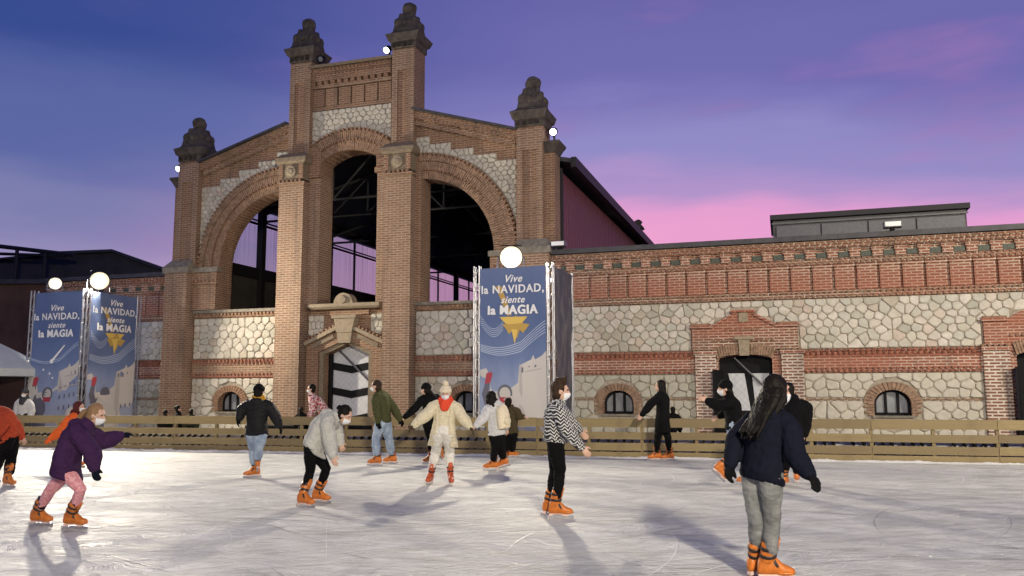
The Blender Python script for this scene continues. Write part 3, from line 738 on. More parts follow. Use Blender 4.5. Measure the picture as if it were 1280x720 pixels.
# centre portal: stepped brick frame, broken pediment and keystone
outerp = [(-1.48, 0), (1.48, 0), (1.48, 2.98), (0.9, 3.05), (0.35, 3.42), (-0.30, 3.42), (-0.9, 3.05), (-1.48, 2.98)]
MB().prism([(-1.44, -0.05), (1.44, -0.05), (1.44, 3.02), (0.62, 3.40), (-0.58, 3.40), (-1.44, 3.02)], -0.16, -0.002, [[(-0.98, -0.04), (0.98, -0.04), (0.98, 2.78), (0.02, 3.19), (-0.98, 2.78)]]).build('door_surround', 'brick', hall)
MB().prism([(-0.975, -0.05), (0.975, -0.05), (0.975, 2.77), (0.02, 3.185), (-0.975, 2.77)], -0.09, -0.002, [[(-0.82, -0.04), (0.82, -0.04), (0.82, 2.70), (0.02, 3.045), (-0.82, 2.70)]]).build('door_surround', 'cap', hall)
for s in (-1, 1):
    A = V((s * 1.46, 0, 3.05)); B = V((s * 0.30, 0, 3.56)); D = B - A; T = D.normalized(); U = V((-T.z, 0, T.x)) * (1 if s < 0 else -1)
    MB().obox((A + B) / 2 + V((0, -0.135, 0)), T * D.length / 2, V((0, 0.13, 0)), U * 0.06).build('raking_mould', 'keystone', hall)
    d = MB()
    for i in range(9): d.obox(A + T * (D.length * (i + 0.5) / 9) + U * 0.10 + V((0, -0.13, 0)), T * 0.035, V((0, 0.12, 0)), U * 0.035)
    tag(d.build('dentil_course', 'brick_bit', hall), kind='stuff')
    # panelled haunch blocks under the moulding
    MB().obox((A + B) / 2 + U * -0.19 + V((0, -0.185, 0)), T * 0.42, V((0, 0.02, 0)), U * 0.07).build('haunch_panel', 'cap', hall)
    x0, x1 = sorted((s * 0.86, s * 1.44))
    rub_rect('hall', hall, x0, x1, 3.34, 4.00, [('half', s * 0.44, -1.0, s * 0.44 * s * 1.44 - 3.2)] if 0 else [], [], 70 + s, 0.2, 0.2, -0.03)
MB().prism([(-0.26, 3.40), (0.30, 3.40), (0.40, 3.86), (-0.36, 3.86)], -0.30, -0.003).build('keystone', 'keystone', hall)
MB().box(-0.42, 0.46, -0.35, -0.003, 3.862, 3.96).build('keystone_cap', 'keystone', hall)
MB().prism([(-0.20, 3.06), (0.24, 3.06), (0.29, 3.398), (-0.25, 3.398)], -0.27, -0.003).build('keystone_foot', 'keystone', hall)
MB().box(-0.80, 0.80, -0.10, -0.002, 3.98, 4.16).build('frieze', 'brick', hall)
MB().frustum([(0.0, 0.2, 1.22, 0.50, 4.17), (0.0, 0.2, 1.30, 0.58, 4.24), (0.0, 0.2, 1.30, 0.58, 4.34)]).build('portal_cornice', 'keystone', hall)
rng = MB().prism(arc(0, 4.341, 0.34, 0, pi, 20), -0.36, -0.02).build('roundel', 'keystone', hall)
MB().cyl((0, -0.362, 4.46), (0, -0.42, 4.46), 0.15, 18, 0.11).build('roundel_eye', 'keystone', rng)
# the big door: white quilted sheet with black chevrons and a diagonal stay
door = MB().prism([(-0.79, 0.0), (0.79, 0.0), (0.79, 2.70), (0.02, 3.03), (-0.79, 2.70)], 0.30, 0.34).build('door', 'quilt', hall)
for zc in (2.36, 1.55, 0.72):
    pts = [(-0.79, zc + 0.12), (0.02, zc - 0.02), (0.79, zc + 0.12), (0.79, zc - 0.12), (0.02, zc - 0.27), (-0.79, zc - 0.12)]
    MB().prism(pts, 0.285, 0.299).build('black_chevron', 'black', door)
MB().box(-0.795, -0.66, 0.20, 0.284, 0.0, 2.74).build('door_jamb', 'black', door)
MB().cyl((-0.45, 0.25, 2.86), (0.78, 0.25, 1.75), 0.035, 8).build('door_stay', 'steel_grey', door)
MB().prism([(-0.795, 0.0), (0.795, 0.0), (0.795, 2.7), (0.02, 3.03), (-0.795, 2.7)], 0.36, 0.40).build('door_back', 'inner', door)

# ---------------------------------------------------------------- hall interior and flank
HL = 33.0
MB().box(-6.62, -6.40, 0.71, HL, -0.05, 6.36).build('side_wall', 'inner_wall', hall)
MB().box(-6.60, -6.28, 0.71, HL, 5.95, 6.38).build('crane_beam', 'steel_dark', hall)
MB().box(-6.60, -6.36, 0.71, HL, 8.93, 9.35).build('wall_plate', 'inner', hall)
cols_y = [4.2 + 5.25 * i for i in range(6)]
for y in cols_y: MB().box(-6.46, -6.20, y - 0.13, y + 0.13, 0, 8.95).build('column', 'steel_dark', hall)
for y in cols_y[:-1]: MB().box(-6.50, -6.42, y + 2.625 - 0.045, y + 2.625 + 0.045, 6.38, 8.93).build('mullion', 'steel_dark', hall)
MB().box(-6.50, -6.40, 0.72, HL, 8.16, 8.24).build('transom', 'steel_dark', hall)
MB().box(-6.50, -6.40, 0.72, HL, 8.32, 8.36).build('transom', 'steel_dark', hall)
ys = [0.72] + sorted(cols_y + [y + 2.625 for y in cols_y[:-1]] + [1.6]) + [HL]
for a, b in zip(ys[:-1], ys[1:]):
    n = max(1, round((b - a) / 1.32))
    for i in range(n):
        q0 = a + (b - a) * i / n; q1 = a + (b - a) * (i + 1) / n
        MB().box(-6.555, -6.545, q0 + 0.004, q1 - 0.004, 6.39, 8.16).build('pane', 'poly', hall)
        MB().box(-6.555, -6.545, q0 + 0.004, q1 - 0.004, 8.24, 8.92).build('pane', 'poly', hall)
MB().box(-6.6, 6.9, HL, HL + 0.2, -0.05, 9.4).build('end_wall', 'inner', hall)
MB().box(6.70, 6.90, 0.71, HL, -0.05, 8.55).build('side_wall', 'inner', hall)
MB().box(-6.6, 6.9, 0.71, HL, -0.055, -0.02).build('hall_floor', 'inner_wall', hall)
for s in (-1, 1):
    EV = 7.45 if s > 0 else -6.85; ze = 8.62 if s > 0 else 9.12; zr = 10.35
    MB().add([(EV, 0.72, ze), (0, 0.72, zr), (0, HL + 0.3, zr), (EV, HL + 0.3, ze), (EV, 0.72, ze + 0.14), (0, 0.72, zr + 0.14), (0, HL + 0.3, zr + 0.14), (EV, HL + 0.3, ze + 0.14)],
             [(0, 1, 2, 3), (4, 7, 6, 5), (0, 4, 5, 1), (3, 2, 6, 7), (0, 3, 7, 4)]).build('roof', 'roof_metal', hall)
    MB().box(EV - 0.06 if s > 0 else EV - 0.1, EV + 0.1 if s > 0 else EV + 0.06, 0.60, HL + 0.3, ze - 0.16, ze + 0.16).build('gutter', 'steel_dark', hall)
for y in cols_y[:4] + [1.6]:
    t = MB(); yy = y
    def bar(a, b, r): t.cyl((a[0], yy, a[1]), (b[0], yy, b[1]), r, 6)
    bar((-6.4, 8.3), (6.7, 8.3), 0.05)
    for s in (-1, 1):
        bar((s * 6.4, 8.55), (0, 10.2), 0.06); bar((s * 3.2, 8.3), (s * 3.2, 9.35), 0.045); bar((s * 1.6, 8.3), (0, 9.9), 0.045); bar((s * 1.6, 8.3), (s * 1.6, 9.75), 0.045); bar((s * 3.2, 8.3), (s * 1.6, 9.75), 0.045); bar((s * 4.8, 8.3), (s * 3.2, 9.35), 0.045)
    t.build('roof_truss', 'truss', hall)
# wine red sheet cladding on the right flank, one sheet at a time
y = 0.75; sheet = None
while y < HL - 0.2:
    if sheet is None:
        mb = MB(); n = 8; w = 1.2
        for i in range(n):
            a = i * w / n; mb.box(0.0, 0.03 if i % 2 else 0.012, a + 0.004, a + w / n - (0.0 if i < n - 1 else 0.012), 5.60, 8.50)
        sheet = mb.mesh('cladding_sheet', 'clad')
    link('cladding_sheet', sheet, hall, (6.905, y, 0)); y += 1.2
MB().box(6.94, 7.06, 0.8, 0.92, 5.6, 8.5).build('downpipe', 'steel_dark', hall)
f = MB().frustum([(7.2, 14.6, 0.16, 0.16, 8.6), (7.2, 14.6, 0.16, 0.16, 9.02), (7.2, 14.6, 0.26, 0.26, 9.08), (7.2, 14.6, 0.20, 0.20, 9.2), (7.2, 14.6, 0.10, 0.10, 9.3), (7.2, 14.6, 0.17, 0.17, 9.42), (7.2, 14.6, 0.05, 0.05, 9.52)])
f.build('vent_finial', 'dark_stone', hall)

# ================================================================== the wings
def make_wing(name, label, X0, X1, wins, doors, piers, owner, seed, detail=True):
    w = empty(name, OB, -FA); tag(w, label, 'building')
    hs = [win_poly(x, 0.45, 0.84, 1.15, 1.52) for x in wins]
    dh = lambda x: [(x - 0.72, 0.02), (x + 0.72, 0.02), (x + 0.72, 2.34)] + [(x + 0.72 * cos(a), 2.34 + 0.13 * sin(a)) for a in [pi * i / 8 for i in range(1, 8)]] + [(x - 0.72, 2.34)]
    hs += [dh(x) for x in doors]
    MB().prism([(X0, -0.1), (X1, -0.1), (X1, 5.55), (X0, 5.55)], 0.0, 0.5, hs).build('wall', 'brick_wing', w)
    for x in wins: small_window(w, x)
    # upper rubble zone, cut by the door gables
    holes = []; ph = []
    for x in doors:
        holes += [('rect', x - 1.46, x + 1.46, 2.0, 3.27), ('rect', x - 0.34, x + 0.34, 3.0, 3.80), ('rect', x - 0.80, x + 0.80, 3.0, 3.52)]
    rub = MB().prism([(X0, 2.62), (X1, 2.62), (X1, 3.985), (X0, 3.985)], -0.03, 0.012).build('rubble_panel', 'mortar', w)
    up = stone_polys(X0, X1, 2.62, 3.985, holes, 0.285, 0.205, seed)
    low = []; edges = sorted([X0] + [e for p in piers for e in p] + [X1]); segs = [(edges[i], edges[i + 1]) for i in range(0, len(edges) - 1, 2)]
    pans = []
    for k, (a, b) in enumerate(segs):
        if b - a < 0.3 or any(a < x < b for x in doors): continue
        hh = []; pp2 = []
        for x in wins:
            if a < x < b:
                hh += [('rect', x - 0.70, x + 0.70, 0.78, 1.20), ('circ', x, 1.12, 0.70)]
                pp2.append([(x - 0.47, 0.80), (x + 0.47, 0.80)] + [(x + 0.47 * cos(t), 1.15 + 0.42 * sin(t)) for t in [pi * i / 10 for i in range(11)]])
        p = MB().prism([(a, 0.0), (b, 0.0), (b, 1.96), (a, 1.96)], -0.03, 0.012, pp2).build('rubble_panel', 'mortar', w)
        pans.append((p, stone_polys(a, b, 0.0, 1.22, hh, 0.33, 0.235, seed + 3 + k) + stone_polys(a, b, 1.30, 1.96, hh, 0.33, 0.23, seed + 9 + k)))
        d = MB()
        q = a
        while q < b - 0.1:
            if not any(abs(q + 0.05 - x) < 0.74 for x in wins): d.box(q, q + 0.075, -0.055, -0.028, 1.235 + (0.018 if int(q / 0.1) % 2 else 0), 1.275 + (0.018 if int(q / 0.1) % 2 else 0))
            q += 0.1
        tag(d.build('pebble_course', 'brick_bit', w), kind='stuff')
        MB().box(a, b, -0.075, -0.002, 1.975, 2.60).build('string_course', 'brick_red', w)
        d = MB(); dentils(d, a, b, 2.545, 2.605, -0.14, -0.07, 0.08, 0.06); sawtooth(d, a, b, 2.46, 2.52, -0.135, -0.07, 0.14); dentils(d, a, b, 2.06, 2.12, -0.125, -0.07, 0.07, 0.07); sawtooth(d, a, b, 1.985, 2.035, -0.125, -0.07, 0.14)
        d.box(a, b, -0.10, -0.072, 2.40, 2.445)
        tag(d.build('dentil_course', 'brick_bit_red', w), kind='stuff')
    # budget: the upper stones show largest
    rubble(rub, up, -0.03, owner, seed + 1)
    for p, s in pans: rubble(p, s, -0.03, owner, seed + 2)
    for a, b in piers:
        MB().box(a, b, -0.20, -0.002, -0.05, 2.50).build('pier', 'brick_diaper', w)
        MB().box(a - 0.04, b + 0.04, -0.25, -0.002, 2.505, 2.60).build('pier_cap', 'brick_red', w)
        d = MB(); dentils(d, a - 0.04, b + 0.04, 2.61, 2.66, -0.27, -0.03, 0.07, 0.06); tag(d.build('dentil_course', 'brick_bit', w), kind='stuff')
    for x in doors:
        gp = [(x - 1.42, 2.605), (x - 0.74, 2.605)] + [(x + 0.74 * cos(a), 2.345 + 0.15 * sin(a)) for a in [pi - pi * i / 8 for i in range(1, 8)]] + [(x + 0.74, 2.605), (x + 1.42, 2.605), (x + 1.42, 3.24), (x + 0.88, 3.24), (x + 0.30, 3.56), (x + 0.30, 3.72), (x - 0.30, 3.72), (x - 0.30, 3.56), (x - 0.88, 3.24), (x - 1.42, 3.24)]
        gp = [(x - 1.42, 2.605), (x - 0.74, 2.605), (x - 0.74, 2.345)] + [(x - 0.74 * cos(pi * i / 8), 2.345 + 0.15 * sin(pi * i / 8)) for i in range(1, 8)] + [(x + 0.74, 2.345), (x + 0.74, 2.605), (x + 1.42, 2.605), (x + 1.42, 3.24), (x + 0.88, 3.24), (x + 0.30, 3.56), (x + 0.30, 3.72), (x - 0.30, 3.72), (x - 0.30, 3.56), (x - 0.88, 3.24), (x - 1.42, 3.24)]
        g = MB().prism(gp, -0.15, -0.001).build('door_gable', 'brick_wing', w)
        MB().box(x - 0.34, x + 0.34, -0.22, -0.152, 3.66, 3.735).build('gable_cap', 'brick_red', g)
        MB().box(x - 0.12, x + 0.12, -0.19, -0.152, 3.40, 3.655).build('gable_block', 'keystone', g)
        for s in (-1, 1):
            A = V((x + s * 0.90, 0, 3.26)); B = V((x + s * 0.30, 0, 3.60)); T = (B - A).normalized(); U = V((-T.z, 0, T.x)) * (1 if s < 0 else -1)
            MB().obox((A + B) / 2 + V((0, -0.115, 0)), T * (B - A).length / 2, V((0, 0.11, 0)), U * 0.03).build('gable_rake', 'brick_red', g)
            xa, xb = sorted((x + s * 0.86, x + s * 1.46)); MB().box(xa, xb, -0.22, -0.002, 3.245, 3.32).build('shoulder_cap', 'brick_red', g)
            MB().box(xa + 0.03, xb - 0.03, -0.19, -0.002, 3.325, 3.38).build('shoulder_cap', 'brick_bit', g)
        r = MB()
        for i in range(23):
            u = -0.74 + 1.48 * (i + 0.5) / 23
            if abs(u) < 0.16: continue
            zz = 2.345 + 0.15 * sqrt(max(0, 1 - (u / 0.74) ** 2)); k = u * 0.35
            r.add([(x + u - 0.026, -0.20, zz), (x + u + 0.026, -0.20, zz), (x + u + 0.032 + k * 0.3, -0.20, zz + 0.30), (x + u - 0.032 + k * 0.3, -0.20, zz + 0.30), (x + u - 0.026, -0.10, zz), (x + u + 0.026, -0.10, zz), (x + u + 0.032 + k * 0.3, -0.10, zz + 0.30), (x + u - 0.032 + k * 0.3, -0.10, zz + 0.30)],
                  [(0, 1, 2, 3), (4, 7, 6, 5), (0, 4, 5, 1), (1, 5, 6, 2), (2, 6, 7, 3), (3, 7, 4, 0)])
        tag(r.build('arch_bricks', 'brick_arch', g), kind='stuff')
        d = MB(); dentils(d, x - 0.85, x - 0.20, 2.86, 2.91, -0.20, -0.152, 0.06, 0.06); dentils(d, x + 0.20, x + 0.85, 2.86, 2.91, -0.20, -0.152, 0.06, 0.06)
        dentils(d, x - 0.5, x + 0.5, 3.16, 3.21, -0.18, -0.152, 0.07, 0.06); tag(d.build('dentil_course', 'brick_bit', g), kind='stuff')
        MB().prism([(x - 0.13, 2.46), (x + 0.13, 2.46), (x + 0.15, 2.90), (x - 0.15, 2.90)], -0.27, -0.152).build('keystone', 'keystone', g)
        MB().box(x - 0.25, x + 0.25, -0.30, -0.152, 2.905, 2.99).build('keystone_cap', 'keystone', g)
        for s in (-1, 1):
            xa, xb = sorted((x + s * 0.722, x + s * 0.99)); MB().box(xa, xb, -0.10, -0.001, -0.05, 2.60).build('door_jamb', 'brick_red', w)
        # door leaves: black frame with white quilted lights
        dr = MB().prism([(q[0], q[1]) for q in dh(x)], 0.22, 0.28).build('door', 'black', w)
        for s in (-1, 1):
            q = [(x - 0.24, 0.95), (x + 0.10, 0.95), (x - 0.04, 1.98), (x - 0.48, 1.98)] if s < 0 else [(x + 0.24, 0.95), (x + 0.60, 0.95), (x + 0.62, 1.98), (x + 0.16, 1.98)]
            MB().prism(q, 0.195, 0.219).build('pane', 'quilt', dr)
        MB().cyl((x - 0.30, 0.12, 2.42), (x + 0.44, 0.12, 1.66), 0.03, 8).build('door_stay', 'steel_grey', dr)
        ol = MB().obox((x - 0.74, -0.12, 1.05), V((0.02, 0, 0)), V((0.10, 0.36, 0)), V((0, 0, 1.02))).build('open_leaf', 'black', dr)
        MB().obox((x - 0.765, -0.125, 1.35), V((0.006, 0, 0)), V((0.07, 0.25, 0)), V((0, 0, 0.55))).build('leaf_pane', 'quilt', dr)
    # deep brick cornice
    MB().box(X0, X1, -0.05, -0.002, 4.0, 4.20).build('cornice_band', 'brick_wing', w)
    d = MB(); dentils(d, X0, X1, 4.005, 4.065, -0.10, -0.048, 0.07, 0.07); dentils(d, X0 + 0.07, X1, 4.12, 4.18, -0.10, -0.048, 0.07, 0.07); tag(d.build('dentil_course', 'brick_bit', w), kind='stuff')
    pm = MB().box(-0.25, 0.25, -0.09, -0.002, 4.205, 4.83); pm.box(-0.275, 0.275, -0.11, -0.002, 4.835, 4.90); pm = pm.mesh('cornice_panel', 'brick_wing')
    cm = MB().box(-0.13, 0.13, -0.20, -0.002, 5.08, 5.30); cm.box(-0.16, 0.16, -0.215, -0.002, 5.24, 5.32); cm = cm.mesh('corbel', 'brick_wing')
    gm = MB().box(-0.135, 0.135, -0.145, -0.10, 5.09, 5.23).mesh('glazed_panel', 'glaze_brick')
    n = int(round((X1 - X0) / 0.57)); pit = (X1 - X0) / n
    for i in range(n):
        link('cornice_panel', pm, w, (X0 + pit * (i + 0.5), 0, 0)); link('corbel', cm, w, (X0 + pit * i + (0.14 if i == 0 else 0), 0, 0)); link('glazed_panel', gm, w, (X0 + pit * (i + 0.5), 0, 0))
    MB().box(X0, X1, -0.13, -0.003, 4.91, 5.07).build('cornice_band', 'brick_wing', w)
    MB().box(X0, X1, -0.10, -0.003, 5.075, 5.33).build('cornice_frieze', 'brick_wing', w)
    MB().box(X0, X1, -0.24, -0.003, 5.335, 5.54).build('cornice_band', 'brick_wing', w)
    d = MB(); dentils(d, X0, X1, 4.93, 4.98, -0.17, -0.128, 0.07, 0.07); dentils(d, X0 + 0.07, X1, 5.02, 5.06, -0.17, -0.128, 0.07, 0.07)
    dentils(d, X0, X1, 5.36, 5.41, -0.28, -0.238, 0.07, 0.07); dentils(d, X0 + 0.07, X1, 5.45, 5.50, -0.28, -0.238, 0.07, 0.07)
    tag(d.build('dentil_course', 'brick_bit', w), kind='stuff')
    MB().box(X0, X1, -0.36, 0.3, 5.56, 5.70).build('roof_edge', 'roof_metal', w)
    MB().add([(X0, 0.3, 5.62), (X1, 0.3, 5.62), (X1, 9, 5.9), (X0, 9, 5.9), (X0, 0.3, 5.3), (X1, 0.3, 5.3), (X1, 9, 5.3), (X0, 9, 5.3)], [(0, 1, 2, 3), (4, 7, 6, 5), (0, 4, 5, 1), (1, 5, 6, 2), (2, 6, 7, 3), (3, 7, 4, 0)]).build('roof', 'roof_metal', w)
    return w
wing = make_wing('brick_wing', 'long low brick wing with pale rubble stone panels to the right of the tall hall', 6.96, 25.0, (8.87, 16.15, 23.43), (12.45, 19.80), [(11.10, 11.68), (13.42, 13.99), (18.32, 18.92), (20.68, 21.28)], 'wing', 201)
wing2 = make_wing('brick_wing', 'short stretch of low brick wing showing between the hall and the far banner tower', -12.5, -6.96, (-10.6,), (), [], 'wing2', 301)
# rooflight box on the wing roof
rl = empty('rooflight_box', bw(-0.32, 0, 0), -FA); tag(rl, 'dark sheet metal rooflight box standing on the wing roof', 'rooflight')
MB().box(13.65, 18.75, 1.2, 3.6, 5.62, 6.45).build('casing', 'roof_metal', rl)
for i in range(4): MB().box(13.75 + i * 1.25, 14.95 + i * 1.25, 1.155, 1.198, 5.82, 6.28).build('panel', 'steel_grey', rl)
MB().box(13.58, 18.82, 1.0, 3.7, 6.452, 6.60).build('lid', 'steel_dark', rl)
MB().box(13.62, 18.78, 1.12, 1.16, 6.33, 6.38).build('rail', 'steel_grey', rl)
for nm, x, lab in (('wall_light', 16.35, 'grey box light fixed to the roof edge below the rooflight'), ('wall_light', 7.25, 'white box light on the roof edge beside the tall hall')):
    wl_ = empty(nm, bw(x, -0.45, 5.70), -FA); tag(wl_, lab, 'light')
    MB().box(-0.22, 0.22, -0.14, 0.14, 0.06, 0.22).build('housing', 'steel_grey', wl_)
    MB().box(-0.19, 0.19, -0.155, -0.142, 0.08, 0.20).build('lens', 'white_plastic', wl_)
    MB().box(-0.05, 0.05, -0.05, 0.2, 0.0, 0.058).build('bracket', 'black', wl_)

# ---------------------------------------------------------------- behind on the left
nb = empty('neighbour_hall', (-24, 45, 0)); tag(nb, 'plain dark neighbouring hall with sloping roof end far left', 'building')
MB().prism([(-4.5, 0), (5.8, 0), (5.8, 7.7), (4.2, 8.3), (2.2, 9.05), (-0.6, 8.95), (-4.3, 8.6), (-4.5, 8.5)], 0, 9).build('wall', plain('dark_render', (0.055, 0.050, 0.052), 0.9, grain=0.25, gscale=1.5), nb)
MB().prism([(-4.5, 8.52), (-4.3, 8.62), (-0.6, 8.97), (2.2, 9.07), (4.2, 8.32), (6.0, 7.72), (6.0, 7.87), (4.25, 8.48), (2.2, 9.22), (-0.6, 9.12), (-4.5, 8.7)], -0.25, 9.2).build('roof_edge', 'roof_metal', nb)
MB().box(5.3, 5.9, 0.4, 1.0, 7.9, 8.35).build('chimney', 'sill', nb)
an = empty('brown_annexe', (-21.5, 35.5, 0)); tag(an, 'low dark brown annexe behind the white tent', 'building')
MB().box(-8, 4.5, 0, 6, -0.05, 6.1).build('wall', plain('brown_render', (0.10, 0.052, 0.038), 0.9, grain=0.3, gscale=1.0), an)
MB().box(-8.1, 4.6, -0.25, 6.1, 6.11, 6.30).build('roof_edge', 'roof_metal', an)
MB().box(1.6, 3.0, -0.05, -0.002, 0, 2.3).build('door', 'black', an)
sf = empty('steel_frame', (-26.0, 42.0, 0)); tag(sf, 'open dark steel canopy frame against the sky at far left', 'steel frame')
A = V((-3.0, 0, 9.25)); B = V((3.6, 0, 8.45))
MB().cyl(A, B, 0.11, 8).build('beam', 'steel_dark', sf); MB().cyl(A + V((0, 0, -0.62)), B + V((-0.4, 0, -0.05)), 0.08, 8).build('beam', 'steel_dark', sf)
for t in (0.12, 0.34, 0.56, 0.78):
    p = A.lerp(B, t); MB().cyl((p.x, 0, 0), p, 0.09, 8).build('post', 'steel_dark', sf)
# white tent at the rink corner
tent = empty('market_tent', (-17.0, 26.2, 0), -FA); tag(tent, 'white fabric pavilion tent at the far left corner of the rink', 'tent')
M['canvas'] = plain('white_canvas', (0.62, 0.64, 0.60), 0.8, grain=0.06, gscale=4, bump=0.15)
TW = 1.65
MB().add([(-TW, -TW, 2.25), (TW, -TW, 2.25), (TW, TW, 2.25), (-TW, TW, 2.25), (0, 0, 3.45)], [(0, 1, 4), (1, 2, 4), (2, 3, 4), (3, 0, 4), (3, 2, 1, 0)]).build('canopy', 'canvas', tent)
for a, b in (((-TW, -TW), (TW, -TW)), ((TW, -TW), (TW, TW)), ((TW, TW), (-TW, TW)), ((-TW, TW), (-TW, -TW))):
    c = V(((a[0] + b[0]) / 2, (a[1] + b[1]) / 2, 2.13)); d = V((b[0] - a[0], b[1] - a[1], 0)) / 2
    MB().obox(c, d, d.cross(V((0, 0, 1))).normalized() * 0.012, V((0, 0, 0.118))).build('valance', 'canvas', tent)
for sx2 in (-1, 1):
    for sy2 in (-1, 1): MB().box(sx2 * TW - 0.04, sx2 * TW + 0.04, sy2 * TW - 0.04, sy2 * TW + 0.04, -0.06, 2.24).build('leg', 'white_plastic', tent)
MB().box(-TW + 0.1, TW - 0.1, 0.9, 1.0, 0.0, 2.0).build('interior_shade_panel', plain('brown_interior_shade', (0.07, 0.035, 0.026), 0.8), tent)  # dark brown sheet stands in for the shade inside the tent
MB().box(-TW + 0.1, TW - 0.1, -1.3, -0.8, 0.0, 1.0).build('counter', 'white_plastic', tent)

# ================================================================== lamps
M['lens'] = emit('lit_flood_lens', (1.0, 0.97, 0.90), 40.0)
M['reflector'] = emit('glowing_reflector', (1.0, 0.86, 0.62), 0.75)
M['lens_small'] = emit('lit_spot_lens', (0.95, 0.97, 1.0), 9.0)
def flood(label, loc, aim, watts, colour, group=None, size=0.30, n=1, spread=180, big=1.0):
    """a lit LED floodlight on its yoke; its light shines from just in front of the lens"""
    loc = V(loc); d = (V(aim) - loc).normalized()
    t = empty('floodlight', loc); tag(t, label, 'floodlight', group)
    t.rotation_mode = 'QUATERNION'; t.rotation_quaternion = d.to_track_quat('Y', 'Z'); t.scale = (big, big, big)
    h = MB().loft([(V((0, y, 0)), V((r, 0, 0)), V((0, 0, r))) for y, r in ((-0.20, 0.12), (-0.17, 0.20), (-0.05, 0.25), (0.0, 0.27), (0.03, 0.27))], 20).build('housing', 'black', t)
    for k in range(6):
        a = pi * k / 6; MB().obox((0, -0.13, 0), V((cos(a), 0, sin(a))) * 0.22, V((0, 0.06, 0)), V((-sin(a), 0, cos(a))) * 0.006).build('cooling_fin', 'black', h)
    MB().loft([(V((0, y, 0)), V((r, 0, 0)), V((0, 0, r))) for y, r in ((0.046, 0.15), (0.06, 0.14), (0.075, 0.10), (0.08, 0.04))], 20).build('lens', 'lens', t, True)
    MB().loft([(V((0, y, 0)), V((r, 0, 0)), V((0, 0, r))) for y, r in ((0.031, 0.255), (0.060, 0.25), (0.044, 0.15))], 20).build('reflector', 'reflector', t, True)
    MB().obox((0, 0.06, 0.27), V((0.24, 0, 0)), V((0, 0.10, 0)), V((0, 0, 0.006))).build('visor', 'black', t)
    y = MB().limb([(-0.30, -0.03, 0.0), (-0.30, -0.03, -0.30), (0, -0.03, -0.36), (0.30, -0.03, -0.30), (0.30, -0.03, 0.0)], [0.018] * 5, 6).build('yoke', 'steel_grey', t)
    L = bpy.data.lights.new('floodlight_beam', 'AREA'); L.shape = 'DISK'; L.size = size; L.energy = watts * LAMP_SCALE; L.color = colour; L.spread = radians(spread)
    o = bpy.data.objects.new('floodlight_beam', L); COL.objects.link(o); o.parent = t; o.location = (0, 0.14, 0); o.rotation_euler = (radians(90), 0, 0)
    return t
def small_spot(label, loc, aim, lit=True):
    loc = V(loc); d = (V(aim) - loc).normalized()
    t = empty('spotlight', loc); tag(t, label, 'spotlight'); t.rotation_mode = 'QUATERNION'; t.rotation_quaternion = d.to_track_quat('Y', 'Z')
    MB().loft([(V((0, y, 0)), V((r, 0, 0)), V((0, 0, r))) for y, r in ((-0.22, 0.06), (-0.16, 0.11), (0.0, 0.135), (0.05, 0.135))], 14).build('housing', 'black', t)
    MB().loft([(V((0, y, 0)), V((r, 0, 0)), V((0, 0, r))) for y, r in ((0.051, 0.105), (0.075, 0.08), (0.085, 0.03))], 14).build('lens', 'lens_small' if lit else 'glass', t, True)
    MB().box(-0.03, 0.03, -0.10, -0.02, -0.30, -0.12).build('bracket', 'steel_grey', t)

# ================================================================== banner towers
def banner_mat():
    t = NT('blue_banner_print'); o = t.obj(); sp = t.n('ShaderNodeSeparateXYZ'); t.l(o, sp.inputs[0])
    n = t.noise(t.mapping(o, (1.2, 1.2, 0.5)), 1.4, 3)
    z = t.math('ADD', t.math('DIVIDE', sp.outputs[2], 4.7), t.math('MULTIPLY', t.math('SUBTRACT', n, 0.5), 0.18))
    t.col(t.ramp(z, [(0.0, (0.36, 0.37, 0.46)), (0.33, (0.28, 0.34, 0.50)), (0.50, (0.13, 0.185, 0.345)), (0.72, (0.080, 0.125, 0.27)), (1.0, (0.105, 0.150, 0.29))]))
    t.rough(0.55); t.bump(t.noise(t.mapping(o, (2, 2, 0.8)), 1.8, 3), 0.35, 0.05)
    return t.m
M['banner'] = banner_mat()
def dark_banner():
    t = NT('dark_banner_print'); o = t.obj(); n = t.noise(t.mapping(o, (1.6, 1.6, 0.9), (0.3, 0, 0)), 1.6, 4)
    t.col(t.ramp(n, [(0.35, (0.055, 0.055, 0.085)), (0.52, (0.075, 0.075, 0.105)), (0.56, (0.13, 0.12, 0.135)), (0.8, (0.06, 0.06, 0.08))])); t.rough(0.6); t.bump(n, 0.4, 0.05); return t.m
M['banner_dark'] = dark_banner()
for nm, c in (('p_white', (0.80, 0.80, 0.80)), ('p_gold', (0.66, 0.46, 0.10)), ('p_gold2', (0.46, 0.30, 0.07)), ('p_cream', (0.56, 0.53, 0.49)), ('p_cream2', (0.44, 0.41, 0.39)), ('p_grey', (0.13, 0.13, 0.17)),
              ('p_red', (0.42, 0.05, 0.07)), ('p_line', (0.42, 0.50, 0.66)), ('p_skin', (0.60, 0.50, 0.44))):
    M[nm] = plain(nm.replace('p_', 'print_'), c, 0.6)
def wrink(s, z, k):
    return 0.018 * sin(2.1 * s + 1.1 * z + k) + 0.014 * sin(3.7 * z - 2.3 * s + 2 * k) + 0.010 * sin(5.3 * s + 0.6 * z + 3 * k)
